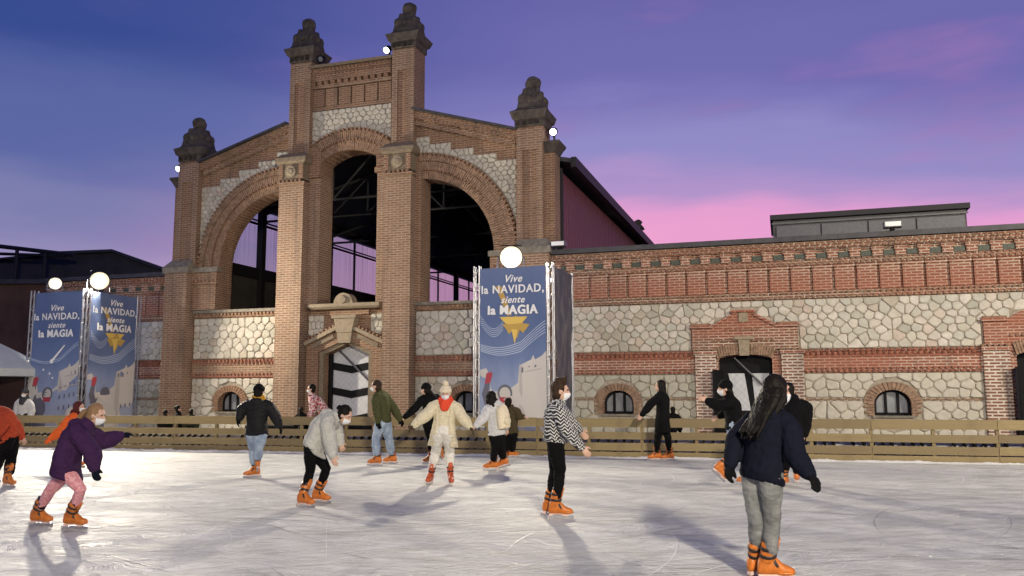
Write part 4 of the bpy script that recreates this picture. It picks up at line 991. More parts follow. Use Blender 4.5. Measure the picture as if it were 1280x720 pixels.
def text_geo(body, size, bold=0.0, shear=0.0):
    c = bpy.data.curves.new('lettering', 'FONT'); c.body = body; c.size = size; c.offset = bold; c.shear = shear; c.align_x = 'CENTER'; c.resolution_u = 3; c.space_character = 1.12
    o = bpy.data.objects.new('lettering', c); COL.objects.link(o)
    dg = bpy.context.evaluated_depsgraph_get(); me = bpy.data.meshes.new_from_object(o.evaluated_get(dg))
    vs = [tuple(v.co) for v in me.vertices]; fs = [tuple(p.vertices) for p in me.polygons]
    bpy.data.objects.remove(o); bpy.data.curves.remove(c); bpy.data.meshes.remove(me)
    return vs, fs
def banner(parent, W, H, place, k, style):
    """place(s, z, off) maps sheet coordinates to the tower; prints ride 4 mm in front of the cloth"""
    nx, nz_ = 18, 36; vs = []; fs = []
    for j in range(nz_ + 1):
        for i in range(nx + 1):
            s = -W / 2 + W * i / nx; z = 0.35 + (H - 0.35) * j / nz_; vs.append(place(s, z, wrink(s, z, k) - 0.03))
    for j in range(nz_):
        for i in range(nx): a = j * (nx + 1) + i; fs.append((a, a + 1, a + nx + 2, a + nx + 1))
    b = MB().add(vs, fs).build('banner', 'banner' if style != 'dark' else 'banner_dark', parent, True)
    if style == 'dark': return b
    sc = W / 1.98
    layer = [0.004]
    def put(name, mat, pv, pf, lay=None):
        layer[0] += 0.0012
        o_ = MB().add([place(x * sc, z, wrink(x * sc, z, k) - 0.03 + (lay or layer[0])) for x, z in pv], pf).build(name, mat, b)
        if name in ('printed_windows', 'printed_light_ribbon'): o_['kind'] = 'stuff'
        return o_
    def poly(name, mat, pts, lay=None):
        tris = tessellate_polygon([[V((p[0], p[1], 0)) for p in pts]])
        fs2 = []
        for a, c, d in tris:
            ar = (pts[c][0] - pts[a][0]) * (pts[d][1] - pts[a][1]) - (pts[d][0] - pts[a][0]) * (pts[c][1] - pts[a][1])
            fs2.append((a, c, d) if ar > 0 else (a, d, c))
        return put(name, mat, pts, fs2, lay)
    # pale town at the foot of the sheet
    town = [(-0.99, 0.4), (0.99, 0.4), (0.99, 2.52), (0.86, 2.40), (0.66, 2.30), (0.60, 2.42), (0.54, 2.30), (0.20, 2.16), (0.16, 1.72), (-0.10, 1.55), (-0.30, 1.52), (-0.62, 1.50), (-0.70, 1.95), (-0.80, 2.10), (-0.99, 2.05)]
    poly('printed_town', 'p_cream', town)
    poly('printed_town_side', 'p_cream2', [(0.20, 0.4), (0.36, 0.4), (0.36, 2.19), (0.20, 2.14)])
    pv = []; pf = []
    for row in range(4):
        for colm in range(4):
            x = 0.26 + colm * 0.19; z = 0.95 + row * 0.34 + colm * 0.03; o = len(pv); pv += [(x, z), (x + 0.055, z + 0.01), (x + 0.055, z + 0.14), (x, z + 0.13)]; pf.append((o, o + 1, o + 2, o + 3))
    put('printed_windows', 'p_grey', pv, pf)
    for zz in (1.66, 1.98):
        poly('printed_ledge', 'p_cream2', [(0.37, zz), (0.99, zz + 0.10), (0.99, zz + 0.13), (0.37, zz + 0.03)])
    # waving figure with red glove, and a round haired companion
    poly('printed_coat', 'p_grey', [(-0.86, 0.4), (-0.20, 0.4), (-0.26, 1.16), (-0.50, 1.36), (-0.62, 1.30), (-0.72, 1.48), (-0.68, 1.72), (-0.82, 1.72), (-0.92, 1.44), (-0.82, 1.12)])
    poly('printed_glove', 'p_red', [(-0.83, 1.70), (-0.67, 1.72), (-0.60, 1.92), (-0.63, 2.03), (-0.68, 1.96), (-0.72, 2.0), (-0.79, 1.95)])
    circ = lambda x, z, r, n=18: [(x + r * cos(2 * pi * i / n), z + r * sin(2 * pi * i / n)) for i in range(n)]
    poly('printed_hair', 'p_grey', circ(-0.22, 1.46, 0.22)); poly('printed_face', 'p_cream', circ(-0.22, 1.45, 0.165)); poly('printed_scarf', 'p_red', [(-0.36, 1.22), (-0.08, 1.22), (-0.05, 1.36), (-0.38, 1.36)])
    # dotted ribbons of light
    pv = []; pf = []
    for r in range(5):
        for i in range(64):
            u = i / 63; x = -0.95 + 1.9 * u; z = 2.62 - 0.10 * sin(u * 5.2) + 0.55 * max(0, u - 0.62) ** 1.1 * 2.2 + 0.055 * (r - 2) * (0.7 + 0.6 * u)
            if style == 'comet' and r > 1: continue
            o = len(pv); h = 0.011; pv += [(x - h * 1.4, z - h), (x + h * 1.4, z - h), (x + h * 1.4, z + h), (x - h * 1.4, z + h)]; pf.append((o, o + 1, o + 2, o + 3))
        for i in range(20):
            u = i / 19; x = -0.95 + 0.66 * u; z = 3.34 - 0.34 * sin(u * 2.6) + 0.05 * (r - 2); o = len(pv); h = 0.010
            if style == 'comet': continue
            pv += [(x - h * 1.4, z - h), (x + h * 1.4, z - h), (x + h * 1.4, z + h), (x - h * 1.4, z + h)]; pf.append((o, o + 1, o + 2, o + 3))
    put('printed_light_ribbon', 'p_line', pv, pf)
    dz = 0.0 if style == 'star' else -0.22
    if style == 'star':
        poly('printed_star_glow', 'p_gold2', [(-0.30, 3.20), (-0.05, 3.26), (0.10, 3.44), (0.24, 3.24), (0.50, 3.20), (0.38, 3.06), (0.30, 2.98), (0.20, 3.06), (0.12, 2.84), (0.0, 3.04), (-0.12, 2.96), (-0.18, 3.08)])
        poly('printed_star', 'p_gold', [(-0.38, 3.40), (0.44, 3.40), (0.28, 3.24), (0.16, 3.18), (0.06, 2.70), (-0.06, 3.18), (-0.22, 3.24)])
        poly('printed_beam', 'p_gold2', [(-0.52, 4.20), (-0.34, 4.20), (-0.02, 3.46), (-0.14, 3.42)])
    else:
        poly('printed_comet', 'p_white', [(-0.12, 2.52), (-0.07, 2.45), (0.42, 2.98), (0.38, 2.99)]); poly('printed_comet_head', 'p_white', circ(-0.10, 2.48, 0.07, 12))
        for x, z in ((-0.42, 2.22), (-0.16, 2.10), (-0.04, 1.96)): poly('printed_spark', 'p_white', circ(x, z, 0.035, 8))
    lay = 0.032
    for body, size, bold, shear, zc in (('Vive', 0.27, 0.004, 0.35, 4.30), ('la NAVIDAD,', 0.295, 0.005, 0.0, 4.02), ('siente', 0.25, 0.004, 0.35, 3.76), ('la MAGIA', 0.32, 0.005, 0.0, 3.47)):
        tv, tf = text_geo(body, size, bold, shear)
        tv2 = []; tf2 = []      # heavy face: the stroke is thickened sideways
        for q, (ox, oz) in enumerate(((0, 0), (0.013, 0.0), (-0.013, 0.0), (0.0, 0.008)) if size > 0.3 else ((0, 0), (0.006, 0))):
            o2 = len(tv2); tv2 += [(v[0] * 1.04 + ox, v[1] + zc + dz + oz, q) for v in tv]; tf2 += [tuple(i + o2 for i in f) for f in tf]
        MB().add([place(x * sc, z, wrink(x * sc, z, k) - 0.03 + lay + 0.0008 * q) for x, z, q in tv2], tf2).build('lettering', 'p_white', b)['kind'] = 'stuff'
    return b
def banner_tower(label, corner, W, H, styles, k):
    """corner = nearest front right corner on the ground; square scaffold dressed with printed sheets"""
    t = empty('banner_tower', corner, -FA); tag(t, label, 'banner tower', 'banner towers behind the rink fence')
    # local: front face along -x from the corner, side face along +y
    for x, y in ((0, 0), (-W, 0), (0, W), (-W, W)):
        p = MB()
        for dx in (-0.07, 0.07):
            for dy in (-0.07, 0.07): p.cyl((x + dx, y + dy, -0.06), (x + dx, y + dy, H + 0.08), 0.022, 8)
        for i in range(int(H / 0.36)):
            z = 0.1 + i * 0.36; p.cyl((x - 0.07, y - 0.07, z), (x + 0.07, y - 0.07, z + 0.3), 0.012, 5); p.cyl((x + 0.07, y - 0.07, z), (x + 0.07, y + 0.07, z + 0.3), 0.012, 5)
        p.build('truss_post', 'alu', t)
    for z in (0.3, 2.4, H - 0.02):
        for a, b in (((0, 0), (-W, 0)), ((0, 0), (0, W)), ((-W, 0), (-W, W)), ((0, W), (-W, W))): MB().cyl((a[0], a[1], z), (b[0], b[1], z), 0.025, 8).build('crossbar', 'alu', t)
    g = 0.11
    banner(t, W - 0.20, H, lambda s, z, o: (-W / 2 + s, -g - o, z), k, styles[0])
    banner(t, W - 0.20, H, lambda s, z, o: (g + o, W / 2 + s, z), k + 1.3, styles[1])
    for z in [0.5 + 0.45 * i for i in range(9)]:      # lacing cords
        for x in (-0.09, -W + 0.09): MB().cyl((x, -g + 0.01, z), (x + (0.07 if x > -1 else -0.07), -0.09, z + 0.03), 0.008, 5).build('lacing', 'white_plastic', t)
    return t
RT = V((0.98, 21.0, 0)); LT = V((-13.38, 26.05, 0))
TOWER_H = 4.68
banner_tower('tall banner tower nearest the middle, front sheet with gold star below the lettering', RT, 1.98, TOWER_H, ('star', 'dark'), 0.4)
banner_tower('banner tower at far left with a white comet on its front sheet', LT, 2.15, TOWER_H, ('comet', 'star'), 2.2)
MID = RT + EX * -1.17 + EY * 0.35
flood('dazzling floodlight on top of the middle banner tower', MID + V((0, 0, 5.02)), V((2.0, 4.0, 0.5)), FLOOD_R, WARM, 'rink floodlights on banner towers', big=1.15)
flood('large lit floodlight above the corner of the far left banner tower', LT + EX * 0.00 + EY * 0.45 + V((0, 0, 5.06)), V((1.0, 5.0, 0.5)), FLOOD_L, WARM, 'rink floodlights on banner towers', big=1.1)
flood('smaller lit floodlight on the left end of the far left banner tower', LT + EX * -1.60 + EY * 0.25 + V((0, 0, 5.02)), V((-6.0, 12.0, 0.5)), FLOOD_L2, COOL, 'rink floodlights on banner towers', big=0.75)
# the rink's other lamp masts stand outside the picture, at its near and side edges
def mast(label, loc, lamps):
    t = empty('lamp_mast', loc); tag(t, label, 'lamp mast', 'lamp masts round the rink')
    MB().cyl((0, 0, -0.06), (0, 0, 7.0), 0.09, 12, 0.06).build('pole', 'alu', t); MB().cyl((0, 0, -0.06), (0, 0, 0.1), 0.25, 16).build('base', 'steel_grey', t)
    MB().cyl((-0.8, 0, 6.95), (0.8, 0, 6.95), 0.04, 8).build('crossarm', 'alu', t)
    for k, (dx, aim, watts, c) in enumerate(lamps):
        flood(label.replace('lamp mast', 'floodlight on the mast') + ', lamp ' + ('one', 'two', 'three, added to fill the near ice')[k], V(loc) + V((dx, 0, 7.38)), aim, watts, c, 'floodlights on the lamp masts', spread=100)
for args in MASTS: mast(*args)
small_spot('lit spotlight on the bracket left of the leftmost pinnacle', bw(-6.98, 0.0, 9.50), bw(-7.2, -8, 4))
small_spot('lit spotlight on the raised parapet beside the tallest right hand pinnacle', bw(1.28, -0.05, 12.84), bw(0.2, -9, 6))
small_spot('lit spotlight on the buttress cap under the rightmost pinnacle', bw(6.98, 0.05, 9.47), bw(7.6, -9, 5))
small_spot('unlit spotlight on the raised parapet under the tallest left hand pinnacle', bw(-1.22, -0.05, 12.84), bw(-1.2, -9, 9), False)

# ================================================================== people
def cloth(name, c, rough=0.9, fold=0.35, grain=0.14, scale=26):
    t = NT(name); o = t.obj(); n = t.noise(o, scale, 4); n2 = t.noise(o, 7, 3); fine = t.noise(o, 220, 2)
    t.col(t.mix(t.maprange(n, 0.3, 0.7), tuple(v * (1 - grain) for v in c), tuple(min(1, v * (1 + grain)) for v in c)))
    t.rough(rough); t.b.inputs['Specular IOR Level'].default_value = 0.08
    t.bump(t.math('ADD', t.math('ADD', n2, t.math('MULTIPLY', n, 0.4)), t.math('MULTIPLY', fine, 0.12)), fold, 0.02)
    return t.m
def strand(name, c1, c2):
    t = NT(name); o = t.obj(); n = t.noise(t.mapping(o, (60, 60, 5)), 1.0, 4)
    t.col(t.mix(n, c1, c2)); t.rough(0.6); t.b.inputs['Specular IOR Level'].default_value = 0.12; t.bump(n, 0.3, 0.01); return t.m
def zigzag():
    t = NT('black_white_zigzag_knit'); o = t.obj(); sp = t.n('ShaderNodeSeparateXYZ'); t.l(o, sp.inputs[0])
    tri = t.math('ABSOLUTE', t.math('SUBTRACT', t.math('FRACT', t.math('MULTIPLY', t.math('ADD', sp.outputs[0], t.math('MULTIPLY', sp.outputs[1], 0.7)), 15.0)), 0.5))
    f = t.math('FRACT', t.math('ADD', t.math('MULTIPLY', sp.outputs[2], 25.0), t.math('MULTIPLY', tri, 1.9)))
    n = t.noise(o, 24, 3); f2 = t.math('ADD', f, t.math('MULTIPLY', t.math('SUBTRACT', n, 0.5), 0.5))
    t.col(t.ramp(f2, [(0.0, (0.016, 0.016, 0.018)), (0.60, (0.016, 0.016, 0.018)), (0.64, (0.55, 0.55, 0.53)), (1.0, (0.55, 0.55, 0.53))])); t.rough(0.95); t.bump(t.noise(o, 9, 3), 0.4, 0.02); return t.m
def camo():
    t = NT('red_white_camouflage_cloth'); o = t.obj(); n = t.noise(t.mapping(o, (1, 1, 1.8)), 11, 3)
    t.col(t.ramp(n, [(0.0, (0.30, 0.03, 0.04)), (0.44, (0.42, 0.05, 0.06)), (0.46, (0.62, 0.50, 0.48)), (0.54, (0.62, 0.50, 0.48)), (0.56, (0.16, 0.02, 0.03))], 'CONSTANT')); t.rough(0.9); return t.m
def denim(name, c, worn):
    t = NT(name); o = t.obj(); n = t.noise(t.mapping(o, (1, 1, 0.6)), 8, 4); f = t.noise(o, 120, 2)
    c_ = t.mix(t.maprange(n, 0.35, 0.7), c, worn); t.col(t.mix(t.math('MULTIPLY', f, 0.3), c_, tuple(v * 0.6 for v in c))); t.rough(0.9); t.bump(t.math('ADD', n, t.math('MULTIPLY', f, 0.2)), 0.5, 0.02); return t.m
def tights():
    t = NT('pink_patterned_tights'); o = t.obj(); n = t.noise(o, 38, 3)
    t.col(t.ramp(n, [(0.3, (0.56, 0.19, 0.22)), (0.5, (0.66, 0.27, 0.29)), (0.62, (0.76, 0.45, 0.46))])); t.rough(0.75); return t.m
def scuffed(name, c):
    t = NT(name); o = t.obj(); n = t.noise(o, 30, 5); w = t.noise(t.mapping(o, (14, 40, 40)), 1.0, 3)
    a = t.mix(t.maprange(n, 0.35, 0.7), tuple(v * 0.72 for v in c), tuple(min(1, v * 1.12) for v in c)); a = t.mix(t.maprange(w, 0.62, 0.72, 0, 0.6), a, (0.10, 0.04, 0.015)); t.col(a); t.rough(t.maprange(n, 0.3, 0.7, 0.30, 0.6)); return t.m
def skin_mat():
    t = NT('skin'); o = t.obj(); n = t.noise(o, 14, 3); t.col(t.mix(n, (0.50, 0.30, 0.21), (0.60, 0.38, 0.28))); t.rough(0.55)
    t.b.inputs['Subsurface Weight'].default_value = 0.0; return t.m
M.update(skin=skin_mat(), purple=cloth('plum_fleece', (0.046, 0.019, 0.060)), navy=cloth('navy_fleece', (0.0065, 0.0075, 0.015)), blackcloth=cloth('black_cloth', (0.0055, 0.0055, 0.006)), puffer=cloth('black_quilted_nylon', (0.014, 0.014, 0.015), 0.55, 0.5),
         greyjacket=cloth('pale_grey_nylon', (0.42, 0.42, 0.38), 0.7, 0.5), green=cloth('olive_green_jacket', (0.058, 0.060, 0.026)), darkgreen=cloth('dark_green_jacket', (0.028, 0.034, 0.018)), cream=cloth('cream_wool', (0.60, 0.54, 0.38)), whitecloth=cloth('off_white_cotton', (0.66, 0.64, 0.58)),
         creamknit=cloth('cream_knit', (0.68, 0.60, 0.44), 0.95, 0.7, 0.2, 60), lightgrey=cloth('light_grey_fleece', (0.52, 0.52, 0.52)), brown=cloth('olive_brown_coat', (0.055, 0.042, 0.022)), orangecloth=cloth('bright_orange_cloth', (0.62, 0.11, 0.025)), rust=cloth('rust_red_cloth', (0.36, 0.055, 0.025)), maroon=cloth('dark_maroon_cloth', (0.07, 0.012, 0.014)),
         redorange=cloth('red_orange_knit', (0.66, 0.075, 0.035), 0.95, 0.6), mustard=cloth('mustard_knit', (0.42, 0.22, 0.025), 0.95, 0.6), scarfgrey=cloth('charcoal_scarf', (0.05, 0.05, 0.055)), maskcloth=plain('white_face_mask', (0.72, 0.74, 0.75), 0.8), maskdark=plain('dark_face_mask', (0.03, 0.03, 0.035), 0.8),
         zigzag=zigzag(), camo=camo(), tights=tights(), jeans=denim('washed_blue_denim', (0.20, 0.27, 0.38), (0.42, 0.50, 0.60)), greyjeans=denim('worn_grey_denim', (0.13, 0.135, 0.13), (0.25, 0.255, 0.25)), blackjeans=cloth('black_denim', (0.008, 0.008, 0.009)),
         hair_black=strand('black_hair', (0.004, 0.0035, 0.003), (0.012, 0.009, 0.007)), hair_brown=strand('dark_brown_hair', (0.018, 0.011, 0.007), (0.05, 0.030, 0.018)), hair_fair=strand('light_brown_hair', (0.16, 0.09, 0.045), (0.34, 0.21, 0.11)), hair_maroon=strand('dark_red_hair', (0.05, 0.010, 0.010), (0.10, 0.020, 0.018)),
         eye=plain('dark_eye', (0.01, 0.008, 0.007), 0.2), skate=scuffed('orange_moulded_plastic', (0.58, 0.165, 0.020)), skatered=scuffed('red_orange_moulded_plastic', (0.52, 0.09, 0.03)), strapm=plain('black_strap', (0.015, 0.013, 0.012), 0.5), blade=plain('skate_blade_steel', (0.6, 0.6, 0.62), 0.25, 0.9), clearplastic=plain('white_blade_holder', (0.62, 0.45, 0.38), 0.45))

def remesh(mb, name, mat, vox, fold=0.0, fscale=8.0, smooth=4, seed=0):
    me = mb.mesh(name + '_raw'); o = bpy.data.objects.new(name + '_raw', me); COL.objects.link(o)
    r = o.modifiers.new('r', 'REMESH'); r.mode = 'VOXEL'; r.voxel_size = vox; r.use_smooth_shade = True
    if smooth:
        s = o.modifiers.new('s', 'SMOOTH'); s.factor = 0.5; s.iterations = smooth
    dg = bpy.context.evaluated_depsgraph_get(); out = bpy.data.meshes.new_from_object(o.evaluated_get(dg))
    bpy.data.objects.remove(o); bpy.data.meshes.remove(me); out.name = name
    if fold:
        off = V((seed * 3.1, seed * 1.7, 0)); ns = [v.normal.copy() for v in out.vertices]
        for v, nrm in zip(out.vertices, ns):
            p = v.co * fscale + off
            a = noise.noise(V((p.x, p.y, p.z * 0.8))); b = 1 - abs(noise.noise(V((p.x * 1.3 + 5, p.y * 1.3, p.z * 1.9)))) * 2
            c2 = 1 - abs(noise.noise(V((p.x * 2.3 + 9, p.y * 2.3, p.z * 3.2)))) * 2.2
            v.co += nrm * (fold * (a * 1.0 + 0.65 * b + 0.35 * c2))
    out.materials.clear(); out.materials.append(M[mat] if isinstance(mat, str) else mat)
    for p in out.polygons: p.use_smooth = True
    return out

def make_skate_meshes(mat):
    lo = MB()
    secs = []
    for x, w, z0, z1 in ((-0.098, 0.022, -0.095, -0.03), (-0.085, 0.036, -0.104, 0.03), (-0.05, 0.043, -0.106, 0.065), (0.0, 0.045, -0.106, 0.072), (0.05, 0.046, -0.106, 0.040), (0.10, 0.048, -0.106, -0.010), (0.15, 0.044, -0.105, -0.034), (0.18, 0.034, -0.103, -0.045), (0.197, 0.016, -0.095, -0.06)):
        secs.append((V((x, 0, (z0 + z1) / 2)), V((0, w, 0)), V((0, 0, (z1 - z0) / 2))))
    lo.loft(secs, 14)
    lo.ell((0.12, 0, -0.088), V((0.085, 0, 0)), V((0, 0.050, 0)), V((0, 0, 0.022)), 14, 6)
    boot = lo.mesh('ice_skate', mat, True)
    cu = MB().loft([(V((x, 0, z)), V((rx, 0, 0)), V((0, ry, 0))) for x, z, rx, ry in ((-0.020, -0.02, 0.055, 0.045), (-0.016, 0.02, 0.066, 0.052), (-0.010, 0.08, 0.066, 0.055), (-0.002, 0.15, 0.067, 0.058), (0.004, 0.185, 0.064, 0.056), (0.005, 0.190, 0.050, 0.044))], 14)
    cu.loft([(V((0.052, 0, 0.10)), V((0, 0.036, 0)), V((0.014, 0, 0))), (V((0.066, 0, 0.17)), V((0, 0.040, 0)), V((0.014, 0, 0))), (V((0.078, 0, 0.215)), V((0, 0.030, 0)), V((0.010, 0, 0)))], 10)
    cuff = cu.mesh('cuff', mat, True)
    li = MB().loft([(V((0.004, 0, 0.15)), V((0.058, 0, 0)), V((0, 0.050, 0))), (V((0.006, 0, 0.215)), V((0.060, 0, 0)), V((0, 0.052, 0))), (V((0.006, 0, 0.222)), V((0.050, 0, 0)), V((0, 0.044, 0)))], 14).mesh('liner', 'strapm', True)
    bk = [li]
    for x, z, rx, ry, tz in ((-0.006, 0.135, 0.071, 0.062, 0.014), (-0.012, 0.065, 0.071, 0.059, 0.014)):
        bk.append(MB().loft([(V((x, 0, z - tz)), V((rx, 0, 0)), V((0, ry, 0))), (V((x + 0.003, 0, z + tz)), V((rx, 0, 0)), V((0, ry, 0)))], 14).mesh('buckle', 'strapm', True))
    bk.append(MB().loft([(V((0.035, 0, -0.02)), V((0, 0.049, 0)), V((-0.045, 0, 0.072))), (V((0.062, 0, -0.02)), V((0, 0.050, 0)), V((-0.03, 0, 0.060)))], 12).mesh('buckle', 'strapm', True))
    bl = MB().box(-0.125, 0.205, -0.0045, 0.0045, -0.160, -0.122)
    ho = MB().prism([(-0.095, -0.130), (-0.045, -0.130), (-0.045, -0.112), (0.07, -0.112), (0.07, -0.130), (0.14, -0.130), (0.14, -0.100), (-0.095, -0.100)], -0.020, 0.020)
    return boot, cuff, bk, bl.mesh('blade', 'blade'), ho.mesh('blade_holder', 'clearplastic')
SK = {'skate': make_skate_meshes('skate'), 'skatered': make_skate_meshes('skatered')}

TORSO = [(-0.16, 0.105, 0.085), (-0.04, 0.165, 0.115), (0.10, 0.160, 0.110), (0.32, 0.138, 0.098), (0.55, 0.150, 0.108), (0.75, 0.172, 0.112), (0.88, 0.165, 0.098), (0.96, 0.110, 0.075), (1.02, 0.062, 0.060)]
def tor(t):
    for (a, x, y), (b, p, q) in zip(TORSO[:-1], TORSO[1:]):
        if t <= b: f = max(0.0, (t - a) / (b - a)); return x + (p - x) * f, y + (q - y) * f
    return TORSO[-1][1:]

def person(label, spec, group=None):
    """joints come as frame coordinates and are placed in space by real limb lengths; +/- says towards or away from the viewer"""
    k = spec.get('k', 1.0); z0 = spec['z']; yaw = radians(spec['yaw']); vox = spec.get('vox', 0.011)
    F = V((sin(yaw), -cos(yaw), 0)); Z = V((0, 0, 1)); Lf = Z.cross(F)
    P = at_depth(*spec['P'], z0); N = at_dist(*spec['N'], P, 0.50 * k, spec.get('lean', 0.3))
    T = (N - P).normalized(); TL = (N - P).length
    La = (Lf - T * Lf.dot(T)).normalized(); B = La.cross(T)
    sy = radians(spec.get('twist', 0)); Ls = La * cos(sy) + B * sin(sy)
    Hc = at_dist(*spec['H'], N, 0.205 * k, spec.get('hs', 0.4))
    hy = radians(spec.get('hyaw', spec['yaw'])); hp = radians(spec.get('hpitch', 0))
    Fh = V((sin(hy) * cos(hp), -cos(hy) * cos(hp), sin(hp))); Lh = Z.cross(V((sin(hy), -cos(hy), 0))); Uh = Fh.cross(Lh) * 1.0
    Uh = Lh.cross(Fh) * -1.0 if Uh.z < 0 else Uh
    sh = {1: N - T * 0.055 * k + Ls * 0.172 * k, -1: N - T * 0.055 * k - Ls * 0.172 * k}
    hip = {1: P + La * 0.088 * k - T * 0.02 * k, -1: P - La * 0.088 * k - T * 0.02 * k}
    arms = {}
    for s, key in ((1, 'la'), (-1, 'ra')):
        a = spec.get(key)
        if a is None:
            e = sh[s] + (-Z * 0.27 + Lf * s * 0.07 - F * 0.03) * k; w = e + (-Z * 0.22 + F * 0.10) * k
        else:
            (ex, ey, es), (wx, wy, ws) = a; e = at_dist(ex, ey, sh[s], 0.285 * k, es); w = at_dist(wx, wy, e, 0.25 * k, ws)
        arms[s] = (e, w)
    legs = {}; foot = []
    for s, key in ((1, 'll'), (-1, 'rl')):
        kn, an, fy, fp = spec[key]; mode = an[2] if len(an) > 2 else 'g'
        if mode == 'g':
            g = on_ground(an[0], an[1]); A = g + Z * 0.16 * k
            d = ray(*kn).normalized(); best = None
            for i in range(161):
                t = (g - CP).length - 1.0 + 2.0 * i / 160; q = CP + d * t
                c = ((q - hip[s]).length - 0.42 * k) ** 2 + ((q - A).length - 0.41 * k) ** 2
                if best is None or c < best[0]: best = (c, q)
            K = best[1]
        else:
            K = at_dist(kn[0], kn[1], hip[s], 0.42 * k, kn[2] if len(kn) > 2 else 0.3); A = at_dist(an[0], an[1], K, 0.41 * k, mode)
            if A.z < 0.165 * k: A.z = 0.165 * k + 0.02
        legs[s] = (K, A, radians(fy), radians(fp)); foot.append(A)
    base = V(((foot[0].x + foot[1].x) / 2, (foot[0].y + foot[1].y) / 2, spec.get('gz', 0.0)))
    R = lambda p: p - base
    curve = spec.get('curve', 0.02) * k
    legdir = ((legs[1][0] - hip[1]) + (legs[-1][0] - hip[-1])).normalized()
    def tc_(t): return P + T * TL * t - B * curve * sin(pi * max(0, min(1, t))) if t >= 0 else P + legdir * (-t) * 0.5 * k
    def tsec(t, add=0.0, sc=1.0):
        a, b = tor(t); a = a * k * sc + add; b = b * k * sc + add
        return (R(tc_(t)), La * a, B * b)
    # ---- the body, one continuous surface
    mb = MB(); mb.loft([tsec(t) for t in (-0.16, -0.04, 0.10, 0.32, 0.55, 0.75, 0.88, 0.96, 1.02)], 14)
    mb.limb([R(N - T * 0.05 * k), R(N.lerp(Hc, 0.55)), R(Hc - Uh * 0.03 * k)], [0.062 * k, 0.054 * k, 0.052 * k])
    mb.ell(R(Hc + Uh * 0.025 * k - Fh * 0.006 * k), Lh * 0.075 * k, Fh * 0.094 * k, Uh * 0.092 * k, 16, 12)
    mb.ell(R(Hc - Uh * 0.045 * k + Fh * 0.022 * k), Lh * 0.056 * k, Fh * 0.068 * k, Uh * 0.072 * k, 14, 10)
    mb.limb([R(Hc + Fh * 0.082 * k + Uh * 0.012 * k), R(Hc + Fh * 0.104 * k - Uh * 0.028 * k)], [0.011 * k, 0.016 * k], 8)
    mb.ell(R(Hc + Fh * 0.082 * k + Uh * 0.034 * k), Lh * 0.050 * k, Fh * 0.014 * k, Uh * 0.012 * k, 10, 6)
    mb.ell(R(Hc + Fh * 0.084 * k - Uh * 0.066 * k), Lh * 0.026 * k, Fh * 0.012 * k, Uh * 0.012 * k, 10, 6)
    for s in (1, -1): mb.ell(R(Hc + Lh * s * 0.078 * k - Fh * 0.004 * k - Uh * 0.008 * k), Lh * 0.012 * k, Fh * 0.020 * k, Uh * 0.032 * k, 8, 6)
    def hand(m, s, fat=0.0):
        e, w = arms[s]; D = (w - e).normalized(); ref = F if abs(D.dot(F)) < 0.85 else Z
        lat = (ref - D * ref.dot(D)).normalized(); nr = D.cross(lat) * (1 if s > 0 else -1)
        m.loft([(R(w + D * x * k), lat * (wd * k + fat), nr * (th * k + fat)) for x, wd, th in ((-0.03, 0.027, 0.023), (0.0, 0.027, 0.020), (0.03, 0.036, 0.019), (0.07, 0.042, 0.016), (0.092, 0.038, 0.012))], 10)
        for i, (o, ln) in enumerate(((0.030, 0.066), (0.010, 0.076), (-0.011, 0.070), (-0.031, 0.054))):
            b0 = w + D * 0.080 * k + lat * o * k; f1 = b0 + (D * 0.93 + nr * 0.30 + lat * o * 2.4).normalized() * ln * 0.52 * k; f2 = f1 + (D * 0.70 + nr * 0.70 + lat * o * 1.5).normalized() * ln * 0.5 * k
            m.limb([R(b0), R(f1), R(f2)], [(0.0095 * k + fat), (0.0090 * k + fat), (0.0080 * k + fat)], 7)
        t0 = w + D * 0.022 * k + lat * 0.026 * k; t1 = t0 + (D * 0.66 + lat * 0.72 + nr * 0.18).normalized() * 0.042 * k; t2 = t1 + (D * 0.88 + lat * 0.32 + nr * 0.32).normalized() * 0.034 * k
        m.limb([R(t0), R(t1), R(t2)], [(0.013 * k + fat), (0.011 * k + fat), (0.009 * k + fat)], 7)
    for s in (1, -1):
        e, w = arms[s]; mb.limb([R(sh[s] - Ls * s * 0.03 * k), R(sh[s].lerp(e, 0.5)), R(e), R(e.lerp(w, 0.35)), R(w)], [0.056 * k, 0.048 * k, 0.040 * k, 0.041 * k, 0.027 * k])
        hand(mb, s)
        K, A, fy, fp = legs[s]; mb.limb([R(hip[s]), R(hip[s].lerp(K, 0.4)), R(K), R(K.lerp(A, 0.35)), R(A + (K - A).normalized() * 0.06 * k), R(A)], [0.088 * k, 0.080 * k, 0.056 * k, 0.056 * k, 0.038 * k, 0.036 * k])
        ff = V((sin(fy) * cos(fp), -cos(fy) * cos(fp), sin(fp))); mb.limb([R(A - Z * 0.05 * k), R(A - Z * 0.06 * k + ff * 0.12 * k)], [0.034 * k, 0.026 * k], 8)
    body = link('person', remesh(mb, 'person', 'skin', vox * 0.85 if vox < 0.013 else vox, smooth=2), None, base)
    tag(body, label, 'person', group)
    sd = abs(hash(label)) % 97 if 0 else len(label)
    def child(mbx, name, mat, v=vox, fold=0.0, fsc=8.0, smooth=4): return link(name, remesh(mbx, name, mat, v, fold, fsc, smooth, sd), body)
    # ---- trousers
    bot = spec.get('bottom', ('blackcloth', 0.012)); add = bot[1]
    tm = MB(); tm.loft([tsec(t, add) for t in (-0.16, -0.04, 0.10, 0.22)], 14)
